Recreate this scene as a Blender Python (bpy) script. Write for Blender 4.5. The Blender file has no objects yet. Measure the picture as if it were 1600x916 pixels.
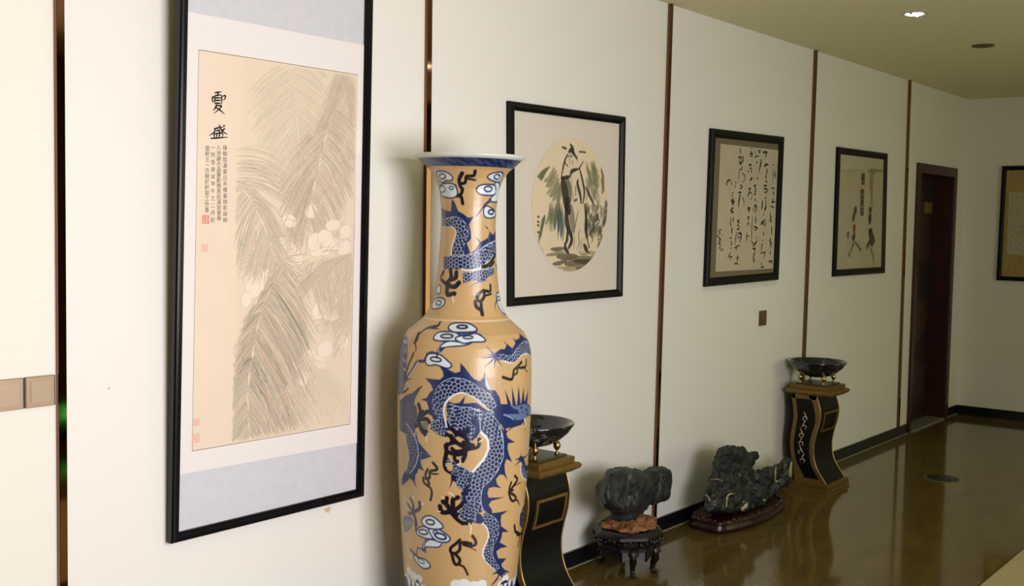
import bpy, bmesh, math, random
import numpy as np
from mathutils import Vector, Matrix, noise

# ------------------------------------------------------------------ camera, light, exposure
F_PX, YAW, PITCH, ROLL = 1717.1, -0.6772, -0.0642, 0.0161
CAM_X, CAM_Z, BACK_Y, CEIL = 2.9253, 1.6, 9.835, 2.7117
ROOM_X, FRONT_Y = 4.4, -3.2


def cam_axes():
    cy, sy = math.cos(YAW), math.sin(YAW)
    cp, sp = math.cos(PITCH), math.sin(PITCH)
    fwd = np.array([sy * cp, cy * cp, sp])
    right = np.array([cy, -sy, 0.0])
    up = np.cross(right, fwd)
    cr, sr = math.cos(ROLL), math.sin(ROLL)
    return cr * right + sr * up, -sr * right + cr * up, fwd


AR, AU, AW = cam_axes()
EYE = np.array([CAM_X, 0.0, CAM_Z])
sc = bpy.context.scene
COL = sc.collection

cam = bpy.data.cameras.new('camera')
cam.sensor_width = 36.0
cam.lens = 36.0 * F_PX / 1600.0
cam.clip_start = 0.05
cam_o = bpy.data.objects.new('camera', cam)
COL.objects.link(cam_o)
M = Matrix.Identity(4)
for i in range(3):
    M[i][0], M[i][1], M[i][2], M[i][3] = AR[i], AU[i], -AW[i], EYE[i]
cam_o.matrix_world = M
sc.camera = cam_o

w = bpy.data.worlds.new('world')
sc.world = w
w.use_nodes = True
w.node_tree.nodes['Background'].inputs[0].default_value = (0.75, 0.85, 1.0, 1)
w.node_tree.nodes['Background'].inputs[1].default_value = 0.6


def area(name, loc, target, sx, sy, power, color):
    l = bpy.data.lights.new(name, 'AREA')
    l.shape = 'RECTANGLE'
    l.size, l.size_y, l.energy, l.color = sx, sy, power, color
    o = bpy.data.objects.new(name, l)
    COL.objects.link(o)
    o.location = loc
    d = Vector(target) - Vector(loc)
    o.rotation_euler = d.to_track_quat('-Z', 'Y').to_euler()
    return o


# fill lights added to brighten the corridor, set at two added, unseen windows
near = area('added_fill_near', (ROOM_X - 0.03, 1.75, 1.45), (0, 1.2, 1.40), 2.3, 1.5, 120, (0.975, 0.935, 1.0))
near.data.spread = math.radians(152)
area('added_fill_far', (ROOM_X - 0.03, 7.3, 1.30), (0, 7.3, 1.30), 1.5, 1.7, 18, (1.0, 1.0, 0.52))

sc.view_settings.view_transform = 'Standard'
sc.view_settings.look = 'None'
sc.view_settings.gamma = 1.0
sc.view_settings.use_curve_mapping = False
sc.view_settings.exposure = 0.14


# ------------------------------------------------------------------ photo geometry helpers (1600x916 frame)
def ray(x, y):
    return AW + AR * ((x - 800) / F_PX) - AU * ((y - 458) / F_PX)


def on_x(x, y, X=0.0):
    g = ray(x, y)
    return EYE + g * ((X - CAM_X) / g[0])


def on_y(x, y, Y=BACK_Y):
    g = ray(x, y)
    return EYE + g * (Y / g[1])


def on_z(x, y, Z=0.0):
    g = ray(x, y)
    return EYE + g * ((Z - CAM_Z) / g[2])


def tile(ox, oy, s, pts):
    return [(ox + p[0] / s, oy + p[1] / s) for p in pts]


def srgb(r, g, b):
    def f(c):
        c /= 255.0
        return c / 12.92 if c <= 0.04045 else ((c + 0.055) / 1.055) ** 2.4
    return (f(r), f(g), f(b))


# ------------------------------------------------------------------ materials
def new_mat(name):
    m = bpy.data.materials.new(name)
    m.use_nodes = True
    return m, m.node_tree, m.node_tree.nodes['Principled BSDF']


def mat(name, col, rough=0.5, metal=0.0, coat=0.0, bump=0.0, bscale=60.0, var=0.0, vscale=8.0, spec=0.5):
    m, nt, p = new_mat(name)
    p.inputs['Base Color'].default_value = (*col, 1)
    p.inputs['Roughness'].default_value = rough
    p.inputs['Metallic'].default_value = metal
    p.inputs['Coat Weight'].default_value = coat
    p.inputs['Coat Roughness'].default_value = 0.08
    p.inputs['Specular IOR Level'].default_value = spec
    tc = nt.nodes.new('ShaderNodeTexCoord')
    if bump:
        n = nt.nodes.new('ShaderNodeTexNoise')
        n.inputs['Scale'].default_value = bscale
        n.inputs['Detail'].default_value = 4
        nt.links.new(tc.outputs['Object'], n.inputs['Vector'])
        b = nt.nodes.new('ShaderNodeBump')
        b.inputs['Strength'].default_value = bump
        b.inputs['Distance'].default_value = 0.002
        nt.links.new(n.outputs['Fac'], b.inputs['Height'])
        nt.links.new(b.outputs['Normal'], p.inputs['Normal'])
    if var:
        n = nt.nodes.new('ShaderNodeTexNoise')
        n.inputs['Scale'].default_value = vscale
        n.inputs['Detail'].default_value = 5
        nt.links.new(tc.outputs['Object'], n.inputs['Vector'])
        r = nt.nodes.new('ShaderNodeValToRGB')
        r.color_ramp.elements[0].position = 0.3
        r.color_ramp.elements[1].position = 0.7
        r.color_ramp.elements[0].color = (*[c * (1 - var) for c in col], 1)
        r.color_ramp.elements[1].color = (*[min(1, c * (1 + var)) for c in col], 1)
        nt.links.new(n.outputs['Fac'], r.inputs['Fac'])
        nt.links.new(r.outputs['Color'], p.inputs['Base Color'])
    return m


def attr_mat(name, rough, coat=0.0, bump=0.0, grain=None, spec=0.5):
    """surface whose printed or painted colour is held point by point in the mesh"""
    m, nt, p = new_mat(name)
    a = nt.nodes.new('ShaderNodeAttribute')
    a.attribute_name = 'Paint'
    nt.links.new(a.outputs['Color'], p.inputs['Base Color'])
    p.inputs['Roughness'].default_value = rough
    p.inputs['Coat Weight'].default_value = coat
    p.inputs['Coat Roughness'].default_value = 0.24
    p.inputs['Specular IOR Level'].default_value = spec
    if bump:
        tc = nt.nodes.new('ShaderNodeTexCoord')
        mp = nt.nodes.new('ShaderNodeMapping')
        mp.inputs['Scale'].default_value = grain or (1, 1, 1)
        n = nt.nodes.new('ShaderNodeTexNoise')
        n.inputs['Scale'].default_value = 60
        n.inputs['Detail'].default_value = 3
        nt.links.new(tc.outputs['Object'], mp.inputs['Vector'])
        nt.links.new(mp.outputs['Vector'], n.inputs['Vector'])
        b = nt.nodes.new('ShaderNodeBump')
        b.inputs['Strength'].default_value = bump
        b.inputs['Distance'].default_value = 0.002
        nt.links.new(n.outputs['Fac'], b.inputs['Height'])
        nt.links.new(b.outputs['Normal'], p.inputs['Normal'])
        nt.links.new(b.outputs['Normal'], p.inputs['Coat Normal'])
    return m


def glass_mat():
    m = bpy.data.materials.new('picture_glass')
    m.use_nodes = True
    nt = m.node_tree
    nt.nodes.clear()
    o = nt.nodes.new('ShaderNodeOutputMaterial')
    t = nt.nodes.new('ShaderNodeBsdfTransparent')
    g = nt.nodes.new('ShaderNodeBsdfGlossy')
    g.inputs['Roughness'].default_value = 0.02
    mx = nt.nodes.new('ShaderNodeMixShader')
    fr = nt.nodes.new('ShaderNodeFresnel')
    ge = nt.nodes.new('ShaderNodeNewGeometry')
    ior = nt.nodes.new('ShaderNodeMapRange')
    ior.inputs['To Min'].default_value = 1.22
    ior.inputs['To Max'].default_value = 1 / 1.22
    nt.links.new(ge.outputs['Backfacing'], ior.inputs['Value'])
    nt.links.new(ior.outputs['Result'], fr.inputs['IOR'])
    nt.links.new(fr.outputs[0], mx.inputs[0])
    nt.links.new(t.outputs[0], mx.inputs[1])
    nt.links.new(g.outputs[0], mx.inputs[2])
    nt.links.new(mx.outputs[0], o.inputs[0])
    return m


def emit_mat(name, col, s):
    m, nt, p = new_mat(name)
    p.inputs['Base Color'].default_value = (*col, 1)
    p.inputs['Emission Color'].default_value = (*col, 1)
    p.inputs['Emission Strength'].default_value = s
    return m


def floor_mat():
    m, nt, p = new_mat('polished_brown_stone')
    tc = nt.nodes.new('ShaderNodeTexCoord')
    mp = nt.nodes.new('ShaderNodeMapping')
    mp.inputs['Scale'].default_value = (1.0, 0.35, 1)
    mp.inputs['Rotation'].default_value = (0, 0, 0.9)
    n = nt.nodes.new('ShaderNodeTexNoise')
    n.inputs['Scale'].default_value = 9
    n.inputs['Detail'].default_value = 8
    n.inputs['Roughness'].default_value = 0.65
    nt.links.new(tc.outputs['Object'], mp.inputs['Vector'])
    nt.links.new(mp.outputs['Vector'], n.inputs['Vector'])
    r = nt.nodes.new('ShaderNodeValToRGB')
    e = r.color_ramp.elements
    e[0].position, e[0].color = 0.34, (0.092, 0.062, 0.016, 1)
    e[1].position, e[1].color = 0.68, (0.150, 0.104, 0.024, 1)
    nt.links.new(n.outputs['Fac'], r.inputs['Fac'])
    nt.links.new(r.outputs['Color'], p.inputs['Base Color'])
    p.inputs['Roughness'].default_value = 0.085
    p.inputs['IOR'].default_value = 1.44
    n2 = nt.nodes.new('ShaderNodeTexNoise')
    n2.inputs['Scale'].default_value = 3
    nt.links.new(tc.outputs['Object'], n2.inputs['Vector'])
    b = nt.nodes.new('ShaderNodeBump')
    b.inputs['Strength'].default_value = 0.03
    b.inputs['Distance'].default_value = 0.01
    nt.links.new(n2.outputs['Fac'], b.inputs['Height'])
    nt.links.new(b.outputs['Normal'], p.inputs['Normal'])
    return m


def stone_mat(name, base, vein, scale, vein_w, rough=0.45, coat=0.0):
    m, nt, p = new_mat(name)
    tc = nt.nodes.new('ShaderNodeTexCoord')
    n0 = nt.nodes.new('ShaderNodeTexNoise')
    n0.inputs['Scale'].default_value = scale * 0.8
    n0.inputs['Detail'].default_value = 4
    nt.links.new(tc.outputs['Object'], n0.inputs['Vector'])
    mxv = nt.nodes.new('ShaderNodeMix')
    mxv.data_type = 'VECTOR'
    mxv.inputs['Factor'].default_value = 0.25
    nt.links.new(tc.outputs['Object'], mxv.inputs['A'])
    nt.links.new(n0.outputs['Color'], mxv.inputs['B'])
    v = nt.nodes.new('ShaderNodeTexVoronoi')
    v.feature = 'DISTANCE_TO_EDGE'
    v.inputs['Scale'].default_value = scale
    nt.links.new(mxv.outputs['Result'], v.inputs['Vector'])
    r = nt.nodes.new('ShaderNodeValToRGB')
    e = r.color_ramp.elements
    e[0].position, e[0].color = 0.0, (1, 1, 1, 1)
    e[1].position, e[1].color = vein_w, (0, 0, 0, 1)
    nt.links.new(v.outputs['Distance'], r.inputs['Fac'])
    n3 = nt.nodes.new('ShaderNodeTexNoise')
    n3.inputs['Scale'].default_value = scale * 0.6
    nt.links.new(tc.outputs['Object'], n3.inputs['Vector'])
    r3 = nt.nodes.new('ShaderNodeValToRGB')
    r3.color_ramp.elements[0].position = 0.45
    r3.color_ramp.elements[1].position = 0.62
    nt.links.new(n3.outputs['Fac'], r3.inputs['Fac'])
    mul = nt.nodes.new('ShaderNodeMath')
    mul.operation = 'MULTIPLY'
    nt.links.new(r.outputs['Color'], mul.inputs[0])
    nt.links.new(r3.outputs['Color'], mul.inputs[1])
    n4 = nt.nodes.new('ShaderNodeTexNoise')
    n4.inputs['Scale'].default_value = 22
    n4.inputs['Detail'].default_value = 6
    nt.links.new(tc.outputs['Object'], n4.inputs['Vector'])
    r4 = nt.nodes.new('ShaderNodeValToRGB')
    r4.color_ramp.elements[0].position = 0.3
    r4.color_ramp.elements[1].position = 0.75
    r4.color_ramp.elements[0].color = (*[c * 0.5 for c in base], 1)
    r4.color_ramp.elements[1].color = (*[c * 1.7 for c in base], 1)
    nt.links.new(n4.outputs['Fac'], r4.inputs['Fac'])
    mx = nt.nodes.new('ShaderNodeMix')
    mx.data_type = 'RGBA'
    nt.links.new(mul.outputs[0], mx.inputs['Factor'])
    nt.links.new(r4.outputs['Color'], mx.inputs['A'])
    mx.inputs['B'].default_value = (*vein, 1)
    nt.links.new(mx.outputs['Result'], p.inputs['Base Color'])
    p.inputs['Roughness'].default_value = rough
    p.inputs['Coat Weight'].default_value = coat
    b = nt.nodes.new('ShaderNodeBump')
    b.inputs['Strength'].default_value = 0.5
    b.inputs['Distance'].default_value = 0.004
    if not coat:
        nt.links.new(n4.outputs['Fac'], b.inputs['Height'])
        nt.links.new(b.outputs['Normal'], p.inputs['Normal'])
    return m


MT = {
    'wall': mat('warm_white_wall_paint', srgb(235, 233, 222), 0.62, bump=0.05, bscale=150, spec=0.3),
    'wall_cream': mat('cream_wall_paint', srgb(236, 232, 218), 0.62, bump=0.05, bscale=150, spec=0.3),
    'ceiling': mat('cream_ceiling_paint', srgb(228, 222, 184), 0.85, spec=0.2),
    'dim_wall': mat('brown_wood_panelling', srgb(92, 70, 48), 0.5, var=0.2, vscale=3),
    'floor': floor_mat(),
    'bronze': mat('mirror_bronze', srgb(126, 90, 66), 0.05, metal=1.0),
    'skirting': mat('black_stone_skirting', srgb(17, 17, 22), 0.22),
    'sealant': mat('grey_sealant', srgb(150, 146, 120), 0.6),
    'frame': mat('black_lacquer_frame', srgb(9, 9, 12), 0.26, spec=0.32),
    'frame_matt': mat('matt_black_frame', srgb(9, 8, 8), 0.42, spec=0.22),
    'glass': glass_mat(),
    'silk': mat('blue_grey_silk', srgb(206, 206, 209), 0.8, bump=0.15, bscale=500, var=0.03, vscale=30),
    'mount': mat('pale_pink_white_mount', srgb(232, 226, 220), 0.8, bump=0.1, bscale=400),
    'mount_cream': mat('cream_mount_board', srgb(224, 216, 198), 0.8),
    'mount_olive': mat('olive_brown_mount', srgb(112, 100, 74), 0.8, var=0.08, vscale=30),
    'paper': mat('aged_cream_paper', srgb(230, 212, 188), 0.8, var=0.02, vscale=6),
    'paper_grey': mat('grey_cream_paper', srgb(196, 184, 156), 0.8, var=0.05, vscale=8),
    'paper_gold': mat('gold_flecked_paper', srgb(178, 152, 84), 0.7, var=0.15, vscale=60),
    'seal': mat('vermilion_seal_ink', srgb(222, 92, 70), 0.7),
    'seal_faint': mat('faint_pink_seal_ink', srgb(238, 172, 146), 0.7),
    'ink': mat('black_ink', srgb(26, 24, 24), 0.6),
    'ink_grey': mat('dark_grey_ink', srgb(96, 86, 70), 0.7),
    'painted': attr_mat('ink_and_wash', 0.75, spec=0.3),
    'porcelain': attr_mat('glazed_porcelain', 0.36, coat=0.35, bump=0.22, grain=(2.2, 2.2, 0.12)),
    'black_lacquer': mat('black_pedestal_lacquer', srgb(9, 8, 8), 0.45, spec=0.22),
    'gold': mat('antique_gold_paint', srgb(120, 94, 44), 0.42, metal=0.35, bump=0.25, bscale=90, var=0.18, vscale=25),
    'gold_light': mat('bright_gold_edge', srgb(196, 164, 100), 0.3, metal=0.7),
    'olive_slab': mat('olive_gold_slab', srgb(80, 70, 36), 0.4, metal=0.2, bump=0.2, bscale=70, var=0.15, vscale=20),
    'silver': mat('pale_silver_gilt', srgb(206, 192, 160), 0.3, metal=0.8),
    'brass': mat('polished_brass', srgb(196, 168, 110), 0.18, metal=1.0),
    'marble': stone_mat('black_veined_marble', srgb(22, 26, 28), srgb(150, 155, 155), 11, 0.035, 0.12, 0.5),
    'rock_a': stone_mat('dark_grey_stone', srgb(30, 36, 36), srgb(96, 98, 92), 6, 0.02, 0.5),
    'rock_b': stone_mat('dark_green_veined_stone', srgb(25, 31, 31), srgb(120, 120, 104), 7, 0.022, 0.5),
    'vein': mat('cream_quartz_vein', srgb(178, 164, 118), 0.5, bump=0.6, bscale=80, var=0.25, vscale=40),
    'rust': mat('rust_orange_stone', srgb(140, 92, 56), 0.6, bump=0.8, bscale=60, var=0.6, vscale=22),
    'dark_wood': mat('near_black_carved_wood', srgb(26, 20, 18), 0.32, bump=0.5, bscale=60, var=0.3, vscale=20),
    'red_wood': mat('dark_red_brown_wood', srgb(44, 18, 16), 0.3, bump=0.3, bscale=50, var=0.3, vscale=14),
    'door_frame': mat('reddish_brown_door_wood', srgb(58, 24, 15), 0.4, bump=0.15, bscale=40, var=0.2, vscale=9),
    'door_leaf': mat('dark_brown_door_wood', srgb(34, 24, 16), 0.45, bump=0.15, bscale=40, var=0.2, vscale=9),
    'threshold': mat('grey_stone_threshold', srgb(132, 132, 110), 0.3, var=0.1, vscale=20),
    'steel': mat('brushed_steel', srgb(190, 190, 185), 0.25, metal=1.0),
    'plate_gold': mat('brass_number_plate', srgb(176, 142, 74), 0.3, metal=0.7),
    'champagne': mat('champagne_switch_plastic', srgb(178, 154, 124), 0.32, metal=0.25),
    'champagne_in': mat('champagne_switch_button', srgb(184, 162, 132), 0.30, metal=0.2),
    'edge_and_gap': mat('brown_edge_and_gap_shade', srgb(70, 48, 36), 0.4),
    'bronze_plate': mat('bronze_socket_plastic', srgb(104, 84, 44), 0.35, metal=0.3),
    'cover': mat('dark_green_floor_cover', srgb(16, 34, 32), 0.35, metal=0.4),
    'cover_rim': mat('grey_metal_ring', srgb(120, 122, 100), 0.3, metal=0.8),
    'rug': mat('pale_beige_rug', srgb(176, 162, 118), 0.9, bump=0.4, bscale=500, var=0.06, vscale=30),
    'rug_edge': mat('brown_rug_edge', srgb(66, 50, 26), 0.8),
    'white_metal': mat('white_lamp_ring', srgb(190, 186, 170), 0.4),
    'grille': mat('grey_speaker_grille', srgb(92, 84, 60), 0.6),
    'window_frame': mat('white_added_frame', srgb(220, 220, 215), 0.4),
    'stain': mat('yellow_brown_stain', srgb(214, 192, 140), 0.8, var=0.2, vscale=60),
    'dark_dot': mat('dark_speck', srgb(60, 60, 60), 0.8),
    'sign': emit_mat('green_sign_face', (0.01, 0.75, 0.12), 1.6),
    'sign_white': emit_mat('white_sign_figure', (0.7, 1.0, 0.8), 2.0),
    'sign_box': mat('black_sign_box', srgb(12, 12, 12), 0.4),
    'lamp': emit_mat('downlight_lens', (0.92, 0.95, 1.0), 30.0),
}


# ------------------------------------------------------------------ object helpers
def put(name, me, m, parent=None, smooth=False):
    o = bpy.data.objects.new(name, me)
    COL.objects.link(o)
    if m is not None:
        me.materials.append(MT[m] if isinstance(m, str) else m)
    if smooth:
        me.polygons.foreach_set('use_smooth', [True] * len(me.polygons))
    if parent is not None:
        o.parent = parent
    return o


def from_bm(name, bm, m, parent=None, smooth=False, bevel=0.0):
    if bevel:
        bmesh.ops.bevel(bm, geom=list(bm.edges), offset=bevel, segments=2, affect='EDGES', clamp_overlap=True)
    bmesh.ops.recalc_face_normals(bm, faces=bm.faces)
    me = bpy.data.meshes.new(name)
    bm.to_mesh(me)
    bm.free()
    return put(name, me, m, parent, smooth)


def empty(name, loc, label, cat, group=None):
    o = bpy.data.objects.new(name, None)
    COL.objects.link(o)
    o.location = loc
    o.empty_display_size = 0.05
    tag(o, label, cat, group)
    return o


def tag(o, label, cat, group=None):
    o['label'] = label
    o['category'] = cat
    if group:
        o['group'] = group
    return o


def structure(o):
    o['kind'] = 'structure'
    return o


def bx(bm, a, b):
    x0, y0, z0 = a
    x1, y1, z1 = b
    v = [bm.verts.new(p) for p in ((x0, y0, z0), (x1, y0, z0), (x1, y1, z0), (x0, y1, z0),
                                   (x0, y0, z1), (x1, y0, z1), (x1, y1, z1), (x0, y1, z1))]
    for f in ((0, 3, 2, 1), (4, 5, 6, 7), (0, 1, 5, 4), (1, 2, 6, 5), (2, 3, 7, 6), (3, 0, 4, 7)):
        bm.faces.new([v[i] for i in f])
    return bm


def prism(bm, poly, axis, a, b):
    """poly: list of 2-D points in the plane across axis ('x','y','z'), extruded a..b"""
    def P(p, t):
        return {'x': (t, p[0], p[1]), 'y': (p[0], t, p[1]), 'z': (p[0], p[1], t)}[axis]
    lo = [bm.verts.new(P(p, a)) for p in poly]
    hi = [bm.verts.new(P(p, b)) for p in poly]
    n = len(poly)
    bm.faces.new(lo)
    bm.faces.new(hi[::-1])
    for i in range(n):
        bm.faces.new((lo[i], lo[(i + 1) % n], hi[(i + 1) % n], hi[i]))
    return bm


def lathe(bm, prof, cx=0, cy=0, n=32, closed=False):
    rings = []
    for r, z in prof:
        if r < 1e-5:
            rings.append([bm.verts.new((cx, cy, z))])
        else:
            rings.append([bm.verts.new((cx + r * math.cos(2 * math.pi * k / n), cy + r * math.sin(2 * math.pi * k / n), z)) for k in range(n)])
    for a, b in zip(rings, rings[1:]):
        for k in range(n):
            k2 = (k + 1) % n
            if len(a) == 1 and len(b) == 1:
                continue
            if len(a) == 1:
                bm.faces.new((a[0], b[k], b[k2]))
            elif len(b) == 1:
                bm.faces.new((a[k], a[k2], b[0]))
            else:
                bm.faces.new((a[k], a[k2], b[k2], b[k]))
    return bm


def catmull(pts, per=6):
    pts = [np.array(p, float) for p in pts]
    if len(pts) < 3:
        return [pts[0] + (pts[-1] - pts[0]) * t for t in np.linspace(0, 1, per + 1)]
    P = [2 * pts[0] - pts[1]] + pts + [2 * pts[-1] - pts[-2]]
    out = []
    for i in range(1, len(P) - 2):
        for k in range(per):
            t = k / per
            a, b, c, d = P[i - 1], P[i], P[i + 1], P[i + 2]
            out.append(0.5 * (2 * b + (c - a) * t + (2 * a - 5 * b + 4 * c - d) * t * t + (3 * b - a - 3 * c + d) * t ** 3))
    out.append(pts[-1])
    return out


def tube(bm, path, radii, n=10):
    path = [Vector(p) for p in path]
    rings = []
    up = Vector((0.13, 0.21, 1)).normalized()
    for i, p in enumerate(path):
        d = (path[min(i + 1, len(path) - 1)] - path[max(i - 1, 0)]).normalized()
        a = d.cross(up)
        if a.length < 1e-3:
            a = d.cross(Vector((1, 0, 0)))
        a.normalize()
        b = d.cross(a)
        r = radii[i] if hasattr(radii, '__len__') else radii
        rings.append([bm.verts.new(p + (a * math.cos(2 * math.pi * k / n) + b * math.sin(2 * math.pi * k / n)) * r) for k in range(n)])
    for A, B in zip(rings, rings[1:]):
        for k in range(n):
            bm.faces.new((A[k], A[(k + 1) % n], B[(k + 1) % n], B[k]))
    bm.faces.new(rings[0])
    bm.faces.new(rings[-1][::-1])
    return bm


# ------------------------------------------------------------------ the room
def corner_z(p):
    return float(on_x(*p)[2])


STRIP = [(86, 300, 104, 300), (661, 120, 675, 120), (1031, 360, 1040, 360), (1262, 320, 1271, 320), (1408, 400, 1417, 400)]
STRIP_Y = [1.614, 3.092, 4.846, 6.650, 8.400]
SW_HALF, S_PROUD = 0.014, 0.016
DOOR_Y0, DOOR_Y1, DOOR_Z = 8.595, 9.555, 2.11
SK_H = 0.078

bm = bmesh.new()
bx(bm, (-0.3, FRONT_Y - 0.1, -0.1), (ROOM_X + 0.3, BACK_Y + 0.1, 0.0))
structure(from_bm('floor', bm, 'floor'))
bm = bmesh.new()
bx(bm, (-0.3, FRONT_Y - 0.1, CEIL), (ROOM_X + 0.3, BACK_Y + 0.1, CEIL + 0.1))
structure(from_bm('ceiling', bm, 'ceiling'))

bm = bmesh.new()
bx(bm, (-0.3, FRONT_Y, 0), (-0.012, DOOR_Y0 + 0.05, CEIL))
bx(bm, (-0.3, DOOR_Y0 + 0.05, DOOR_Z - 0.05), (-0.012, DOOR_Y1 - 0.05, CEIL))
bx(bm, (-0.3, DOOR_Y1 - 0.05, 0), (-0.012, BACK_Y, CEIL))
bx(bm, (-0.3, DOOR_Y0 + 0.05, 0), (-0.2, DOOR_Y1 - 0.05, DOOR_Z - 0.05))
wall_left = structure(from_bm('wall_left', bm, 'wall'))
edges = [FRONT_Y] + STRIP_Y + [BACK_Y]
for i, (a, b) in enumerate(zip(edges, edges[1:])):
    bm = bmesh.new()
    if i < 5:
        bx(bm, (-0.012, a, 0), (0, b, CEIL))
    else:
        bx(bm, (-0.012, a, 0), (0, DOOR_Y0 + 0.03, CEIL))
        bx(bm, (-0.012, DOOR_Y0 + 0.03, DOOR_Z - 0.03), (0, DOOR_Y1 - 0.03, CEIL))
        bx(bm, (-0.012, DOOR_Y1 - 0.03, 0), (0, b, CEIL))
    from_bm('wall_panel', bm, 'wall_cream' if i == 0 else 'wall', wall_left)

bm = bmesh.new()
bx(bm, (-0.3, BACK_Y, 0), (ROOM_X + 0.1, BACK_Y + 0.1, CEIL))
structure(from_bm('wall_back', bm, 'wall'))
bm = bmesh.new()
bx(bm, (-0.3, FRONT_Y - 0.1, 0), (ROOM_X + 0.1, FRONT_Y, CEIL))
structure(from_bm('wall_front', bm, 'dim_wall'))
# right wall with two openings for unseen windows, added to light the corridor
WIN = [(0.55, 2.95, 0.65, 2.25), (6.5, 8.1, 0.40, 2.20)]
bm = bmesh.new()
cuts = [FRONT_Y, WIN[0][0], WIN[0][1], WIN[1][0], WIN[1][1], BACK_Y]
for i, (a, b) in enumerate(zip(cuts, cuts[1:])):
    if i in (1, 3):
        z0, z1 = WIN[i // 2][2:]
        bx(bm, (ROOM_X, a, 0), (ROOM_X + 0.15, b, z0))
        bx(bm, (ROOM_X, a, z1), (ROOM_X + 0.15, b, CEIL))
    else:
        bx(bm, (ROOM_X, a, 0), (ROOM_X + 0.15, b, CEIL))
structure(from_bm('wall_right', bm, 'dim_wall'))
for k, (a, b, z0, z1) in enumerate(WIN):
    bm = bmesh.new()
    t = 0.05
    X0, X1 = ROOM_X + 0.03, ROOM_X + 0.09
    for q in ((a, z0, b, z0 + t), (a, z1 - t, b, z1), (a, z0, a + t, z1), (b - t, z0, b, z1), ((a + b) / 2 - t / 2, z0, (a + b) / 2 + t / 2, z1)):
        bx(bm, (X0, q[0], q[1]), (X1, q[2], q[3]))
    fr = structure(from_bm('window_%d' % (k + 1), bm, 'window_frame'))
    bm = bmesh.new()
    bx(bm, (ROOM_X + 0.055, a, z0), (ROOM_X + 0.062, b, z1))
    from_bm('pane', bm, 'glass', fr)

# skirting
bm = bmesh.new()
for a, b in ((FRONT_Y, DOOR_Y0), (DOOR_Y1, BACK_Y)):
    bx(bm, (0.0, a, 0.0), (0.012, b, SK_H))
sk = structure(from_bm('baseboard_left', bm, 'skirting'))
bm = bmesh.new()
for a, b in ((FRONT_Y, DOOR_Y0), (DOOR_Y1, BACK_Y)):
    bx(bm, (0.012, a, 0.0), (0.017, b, 0.004))
from_bm('sealant_line', bm, 'sealant', sk)
bm = bmesh.new()
bx(bm, (0.012, BACK_Y - 0.012, 0.0), (ROOM_X, BACK_Y, SK_H))
structure(from_bm('baseboard_back', bm, 'skirting'))
bm = bmesh.new()
bx(bm, (ROOM_X - 0.012, FRONT_Y, 0.0), (ROOM_X, BACK_Y - 0.012, SK_H))
structure(from_bm('baseboard_right', bm, 'skirting'))

# bronze strips between the wall panels; each stands a little off plumb, as in the photograph
LEAN = [(83.5, 0, 89.5, 916), (664, 0, 656, 916), (1044, 7, 1020.5, 727), (1271.5, 79, 1252.5, 565), (1419, 128, 1400.5, 668)]
for k, (xa, ya, xb, yb) in enumerate(LEAN):
    pa, pb = on_x(xa, ya), on_x(xb, yb)
    sl = (pa[1] - pb[1]) / (pa[2] - pb[2])
    wdt = (0.024, 0.026, 0.027, 0.028, 0.030)[k]
    y_at = lambda z: pb[1] + sl * (z - pb[2])
    zb = SK_H if k else SK_H
    bm = bmesh.new()
    v = []
    off = 0.0
    for z in (zb, CEIL):
        yy = y_at(z) * (CAM_X - S_PROUD) / CAM_X if False else y_at(z)
        v.append([bm.verts.new(p) for p in ((-0.002, yy, z), (S_PROUD, yy, z), (S_PROUD, yy + wdt, z), (-0.002, yy + wdt, z))])
    for q in range(4):
        bm.faces.new((v[0][q], v[0][(q + 1) % 4], v[1][(q + 1) % 4], v[1][q]))
    bm.faces.new(v[0][::-1])
    bm.faces.new(v[1])
    bmesh.ops.bevel(bm, geom=[e for e in bm.edges if abs(e.verts[0].co.z - e.verts[1].co.z) > 1 and e.verts[0].co.x > 0.01], offset=0.0012, segments=2, affect='EDGES')
    structure(from_bm('trim_%d' % (k + 1), bm, 'bronze'))

# ------------------------------------------------------------------ door
y0, y1, zt = DOOR_Y0, DOOR_Y1, DOOR_Z
bm = bmesh.new()
cw = 0.065
bx(bm, (-0.19, y0 + 0.03, 0.0), (0.014, y0 + cw, zt - 0.03))
bx(bm, (-0.19, y1 - cw - 0.03, 0.0), (0.014, y1 - 0.03, zt - 0.03))
bx(bm, (-0.19, y0 + 0.03, zt - cw), (0.014, y1 - 0.03, zt - 0.03))
bx(bm, (0.0, y0, 0.0), (0.02, y0 + 0.06, zt))
bx(bm, (0.0, y1 - 0.075, 0.0), (0.02, y1, zt))
bx(bm, (0.0, y0 + 0.06, zt - 0.075), (0.02, y1 - 0.075, zt))
bm2 = bmesh.new()
bx(bm2, (-0.17, y0 + cw, 0.005), (-0.13, y1 - cw - 0.03, zt - cw))
door = structure(from_bm('door_1', bm2, 'door_leaf'))
from_bm('door_frame', bm, 'door_frame', door)
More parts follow.
